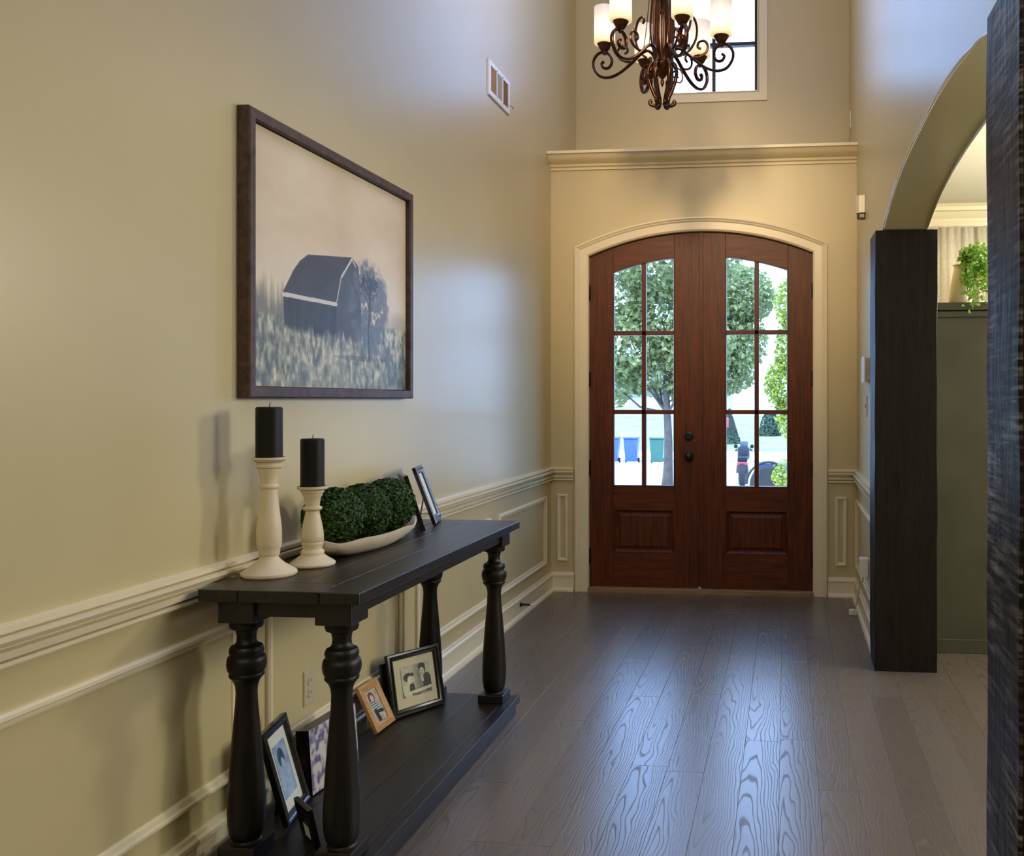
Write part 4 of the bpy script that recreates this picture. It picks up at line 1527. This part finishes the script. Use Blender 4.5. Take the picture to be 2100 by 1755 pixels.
def tree(name, label, x, y, trunk_r, crown, mats, nleaf, leaf, seed, trunk_top, group=None, lean=0.0):
    """crown: list of (dx, dy, z, rx, rz) blobs."""
    z = G(y)
    r = thing(name, label, 'tree', (x, y, z), group=group)
    rg = np.random.default_rng(seed)
    m = MB()
    path = [(x + lean * t + .03 * math.sin(t * 5), y, z + (trunk_top - z) * t) for t in [i / 8 for i in range(9)]]
    m.tube(path, [trunk_r * (1.25 - .25 * min(1, i / 1.5)) * (1 - .45 * i / 8) for i in range(9)], 12)
    tr = m.obj('trunk', M['bark'], r, smooth=60)
    bm = MB()
    tot = sum(c[3] ** 2 * c[4] for c in crown)
    P, N = [], []
    for c in crown:
        top = Vector((x + c[0], y + c[1], c[2]))
        st = Vector(path[5])
        mid = (st + top) / 2 + Vector((0, 0, -.2))
        bm.tube([tuple(st), tuple(mid), tuple(top)], [trunk_r * .35, trunk_r * .22, trunk_r * .08], 6)
        k = int(nleaf * c[3] ** 2 * c[4] / tot)
        g = rg.normal(0, 1, (k, 3))
        g /= np.linalg.norm(g, axis=1)[:, None]
        rad = rg.uniform(.35, 1, (k, 1)) ** .5
        P.append(np.array([[x + c[0], y + c[1], c[2]]]) + g * rad * np.array([[c[3], c[3], c[4]]]))
        N.append(g * .5 + np.array([[0, 0, .6]]))
    bm.obj('branches', M['bark'], r, smooth=60)
    leaf_cloud('foliage', mats, np.concatenate(P), np.concatenate(N), leaf, r, .7, .7, seed + 1)
    return r


M['maple'] = leaf_mat('pale_maple_leaf', (.085, .115, .040), (.25, .28, .095), .6, .35)
M['lime'] = leaf_mat('lime_leaf', (.10, .16, .010), (.34, .38, .04), .6, .35)
M['fir'] = leaf_mat('dark_conifer_leaf', (.012, .035, .02), (.035, .08, .045), .7, .1)
tree('shade_tree', 'large shade tree whose trunk stands behind the lower left pane', -2.70, 21.0, .115,
     [(-.9, 0, 2.6, 1.0, .9), (.0, .3, 3.2, 1.0, 1.1), (.7, -.2, 2.5, .9, .8), (-.3, .5, 1.9, 1.0, .55), (-1.3, .2, 1.7, .7, .6), (.6, .2, 1.6, .7, .5), (.2, 0, 4.4, 1.5, .9), (-1.2, .3, 3.5, .9, .8)], M['maple'], 11500, .15, 51, 2.0)
tree('shade_tree', 'slimmer shade tree filling the upper right door glass', -2.05, 26.0, .12,
     [(.0, .2, 3.3, 1.1, 1.2), (.75, -.2, 2.9, .8, .9), (.2, .4, 2.0, 1.0, .6), (.6, 0, 4.2, 1.2, .9), (-.5, 0, 1.6, .8, .5), (-.2, 0, 2.5, .9, .7)], M['maple'], 10500, .165, 57, 2.0)
tree('lime_tree', 'bright lime green tree at the right edge of the right door glass', .14, 20.2, .06,
     [(.0, .1, 3.42, .42, .63), (.1, 0, 2.44, .50, .8), (-.03, .2, 1.64, .60, .7), (.1, .1, .96, .48, .57)], M['lime'], 7500, .085, 61, 2.3)
tree('garden_bush', 'pale yellow green bush in front of the parked vehicle', -.05, 15.6, .03,
     [(.0, 0, .04, .19, .28), (.06, .1, -.28, .22, .26)], M['lime'], 800, .06, 66, -.2)
# far hedges and conifers across the street
for x, y, h, rx, lab, mt in ((-3.15, 52, 1.9, .62, 'dark conical shrub by the red post across the street', 'fir'), (-1.0, 58, 1.5, .65, 'rounded dark shrub across the street', 'fir')):
    z = -1.31 + (y - 47) * .035
    r_ = thing('far_shrub', lab, 'shrub', (x, y, z))
    rg = np.random.default_rng(int(x * 10) + 90)
    k = 900
    t = rg.random(k) ** 1.3
    ang = rg.uniform(0, 2 * PI, k)
    rr = rx * ((1 - t) if h > 1.6 else np.sqrt(np.clip(1 - t * t, 0, 1)))
    P = np.stack([x + rr * np.cos(ang), y + rr * np.sin(ang), z + h * t], 1)
    N = np.stack([np.cos(ang), np.sin(ang), .5 + 0 * t], 1)
    MB().lathe([(rx * .9, 0), (rx * .75, h * .3), (rx * .4, h * .7), (.02, h * .95)], (x, y, z), 14).obj('core', M['box_core'], r_, smooth=60)
    leaf_cloud('foliage', M[mt], P, N, .17, r_, .7, .5, 91)
rp = thing('red_post', 'red post box standing across the street', 'post box', (-3.3, 50, -1.2))
zz = -1.31 + 3 * .035
MB().box(-3.36, -3.24, 49.95, 50.05, zz, zz + 1.0).obj('pole', plain('red_paint', (.45, .03, .03), .5), rp, bevel=.01)
MB().box(-3.55, -3.10, 49.8, 50.2, zz + 1.0, zz + 1.55).obj('box', plain('red_box_paint', (.5, .04, .04), .5), rp, bevel=.06)

# house across the street
M['siding'] = plain('grey_siding', (.27, .26, .31), .8, var=.1)
M['roof'] = plain('slate_roof', (.10, .10, .13), .8, var=.2)
hs = thing('street_house', 'grey low house across the street behind the trees', 'house', (-9, 84, -.1))
MB().box(-24, -5.2, 84, 92, -.3, 2.3).obj('wall', M['siding'], hs)
MB().prism([(83.4, 2.2), (92.6, 2.2), (88, 5.2)], lambda a, b, d: (d, a, b), -24.6, -4.8).obj('roof', M['roof'], hs)
for x in (-15.0, -12.2, -9.2, -6.8):
    f = MB().box(x - .6, x + .6, 83.92, 84.0, .5, 1.6).obj('window', plain('white_window', (.75, .78, .8), .4), hs)
    MB().box(x - .5, x + .5, 83.9, 83.93, .6, 1.5).obj('pane', plain('window_pane', (.5, .55, .6), .1), f)
MB().box(-10.9, -10.0, 83.92, 84.0, -.1, 1.9).obj('door', plain('pale_door', (.6, .6, .58), .5), hs)

# parked vehicle: blue off-roader, rear quarter with big wheel
M['carblue'] = plain('blue_car_paint', (.05, .08, .28), .3, coat=.5)
M['rubber'] = plain('tyre_rubber', (.010, .010, .010), .8)
M['chrome'] = plain('steel_wheel', (.5, .5, .52), .3, metal=.9)
vh = thing('car', 'blue off-road car parked on the drive behind the pale bush', 'car', (.9, 17.6, G(16.8)))
vx, vy, vz = -.55, 16.8, G(16.8)
prof = [(.0, .55), (.02, .95), (.12, 1.0), (.75, 1.02), (.85, 1.05), (1.05, 1.62), (2.4, 1.66), (3.3, 1.60), (3.4, 1.0), (3.42, .5), (3.0, .42)]
MB().prism([(vx + .02 + a * .95, vz + b * .72) for a, b in prof] + [(vx + .3, vz + .33)], lambda a, b, d: (a, d, b), vy, vy + 1.6).obj('body', M['carblue'], vh, bevel=.03)
for a in (.24, 2.5):
    for d in (-.08, 1.46):
        wv = MB().lathe([(.16, -.11), (.30, -.11), (.345, -.07), (.345, .07), (.30, .11), (.16, .11)], (0, 0, 0), 28, Tm((vx + a, vy + d + .11, vz + .345)) @ Ry).obj('wheel', M['rubber'], vh, smooth=35)
        MB().lathe([(0, .09), (.06, .10), (.16, .08), (.17, -.08), (0, -.08)], (0, 0, 0), 20, Tm((vx + a, vy + d + .11, vz + .345)) @ Ry).obj('hub', M['chrome'], wv, smooth=35)
    pts = [(vx + a + .40 * math.cos(t), vz + .345 + .40 * math.sin(t)) for t in [PI * i / 14 for i in range(15)]]
    MB().tube([(x, vy - .02, z) for x, z in pts], .022, 8).obj('wheel_arch', M['rubber'], vh, smooth=50)
MB().box(vx + 1.05, vx + 2.9, vy - .01, vy + .01, vz + .82, vz + 1.12).obj('side_window', plain('car_glass', (.04, .05, .06), .05), vh, bevel=.03)
MB().box(vx - .03, vx + .06, vy + .1, vy + 1.5, vz + .40, vz + .52).obj('bumper', M['rubber'], vh, bevel=.02)
# motorbike seen end-on
mb_ = thing('motorbike', 'dark motorbike with red lamp parked on the drive beside the blue car', 'motorbike', (-1.03, 22.0, G(22.0)))
bx, by, bz = -1.03, 22.0, G(22.0)
MB().lathe([(.14, -.07), (.24, -.085), (.29, -.05), (.29, .05), (.24, .085), (.14, .07)], (0, 0, 0), 24, Tm((bx, by, bz + .29)) @ Rx).obj('wheel', M['rubber'], mb_, smooth=35)
MB().lathe([(.14, -.07), (.24, -.085), (.29, -.05), (.29, .05), (.24, .085), (.14, .07)], (0, 0, 0), 24, Tm((bx, by + 1.25, bz + .29)) @ Rx).obj('wheel', M['rubber'], mb_, smooth=35)
vs = [(bx - .16, by + .0, bz + .30), (bx + .16, by + .0, bz + .30), (bx + .16, by + 1.1, bz + .30), (bx - .16, by + 1.1, bz + .30),
      (bx - .13, by - .1, bz + .58), (bx + .13, by - .1, bz + .58), (bx + .10, by + 1.0, bz + .70), (bx - .10, by + 1.0, bz + .70)]
MB().add(vs, [(3, 2, 1, 0), (4, 5, 6, 7), (0, 1, 5, 4), (1, 2, 6, 5), (2, 3, 7, 6), (3, 0, 4, 7)]).obj('body', plain('black_bike_paint', (.03, .03, .04), .3, coat=.5), mb_, bevel=.03)
MB().box(bx - .12, bx + .12, by - .14, by - .08, bz + .50, bz + .57).obj('rear_lamp', plain('red_lens', (.55, .02, .04), .25), mb_, bevel=.02)
MB().tube([(bx - .20, by + .75, bz + .80), (bx - .12, by + .85, bz + .84), (bx + .12, by + .85, bz + .84), (bx + .20, by + .75, bz + .80)], .018, 8).obj('handlebar', M['iron'], mb_, smooth=50)
MB().box(bx - .15, bx + .15, by + .55, by + .8, bz + .60, bz + .90).obj('fairing', plain('dark_fairing', (.02, .02, .028), .35), mb_, bevel=.05)
MB().box(bx - .12, bx + .12, by - .05, by + .5, bz + .58, bz + .68).obj('seat', M['rubber'], mb_, bevel=.03)
for s_ in (-1, 1):
    MB().lathe([(0, -.01), (.045, -.01), (.05, 0), (.045, .01), (0, .01)], (0, 0, 0), 16, Tm((bx + s_ * .2, by + .8, bz + .90)) @ Ry).obj('mirror', M['iron'], mb_, smooth=35)
    MB().tube([(bx + s_ * .15, by + .82, bz + .83), (bx + s_ * .2, by + .8, bz + .90)], .008, 6).obj('mirror_stalk', M['iron'], mb_)
MB().box(bx - .10, bx + .10, by + .86, by + .89, bz + .86, bz + 1.02).obj('windscreen', plain('smoked_screen', (.10, .12, .15), .1), mb_, bevel=.02)
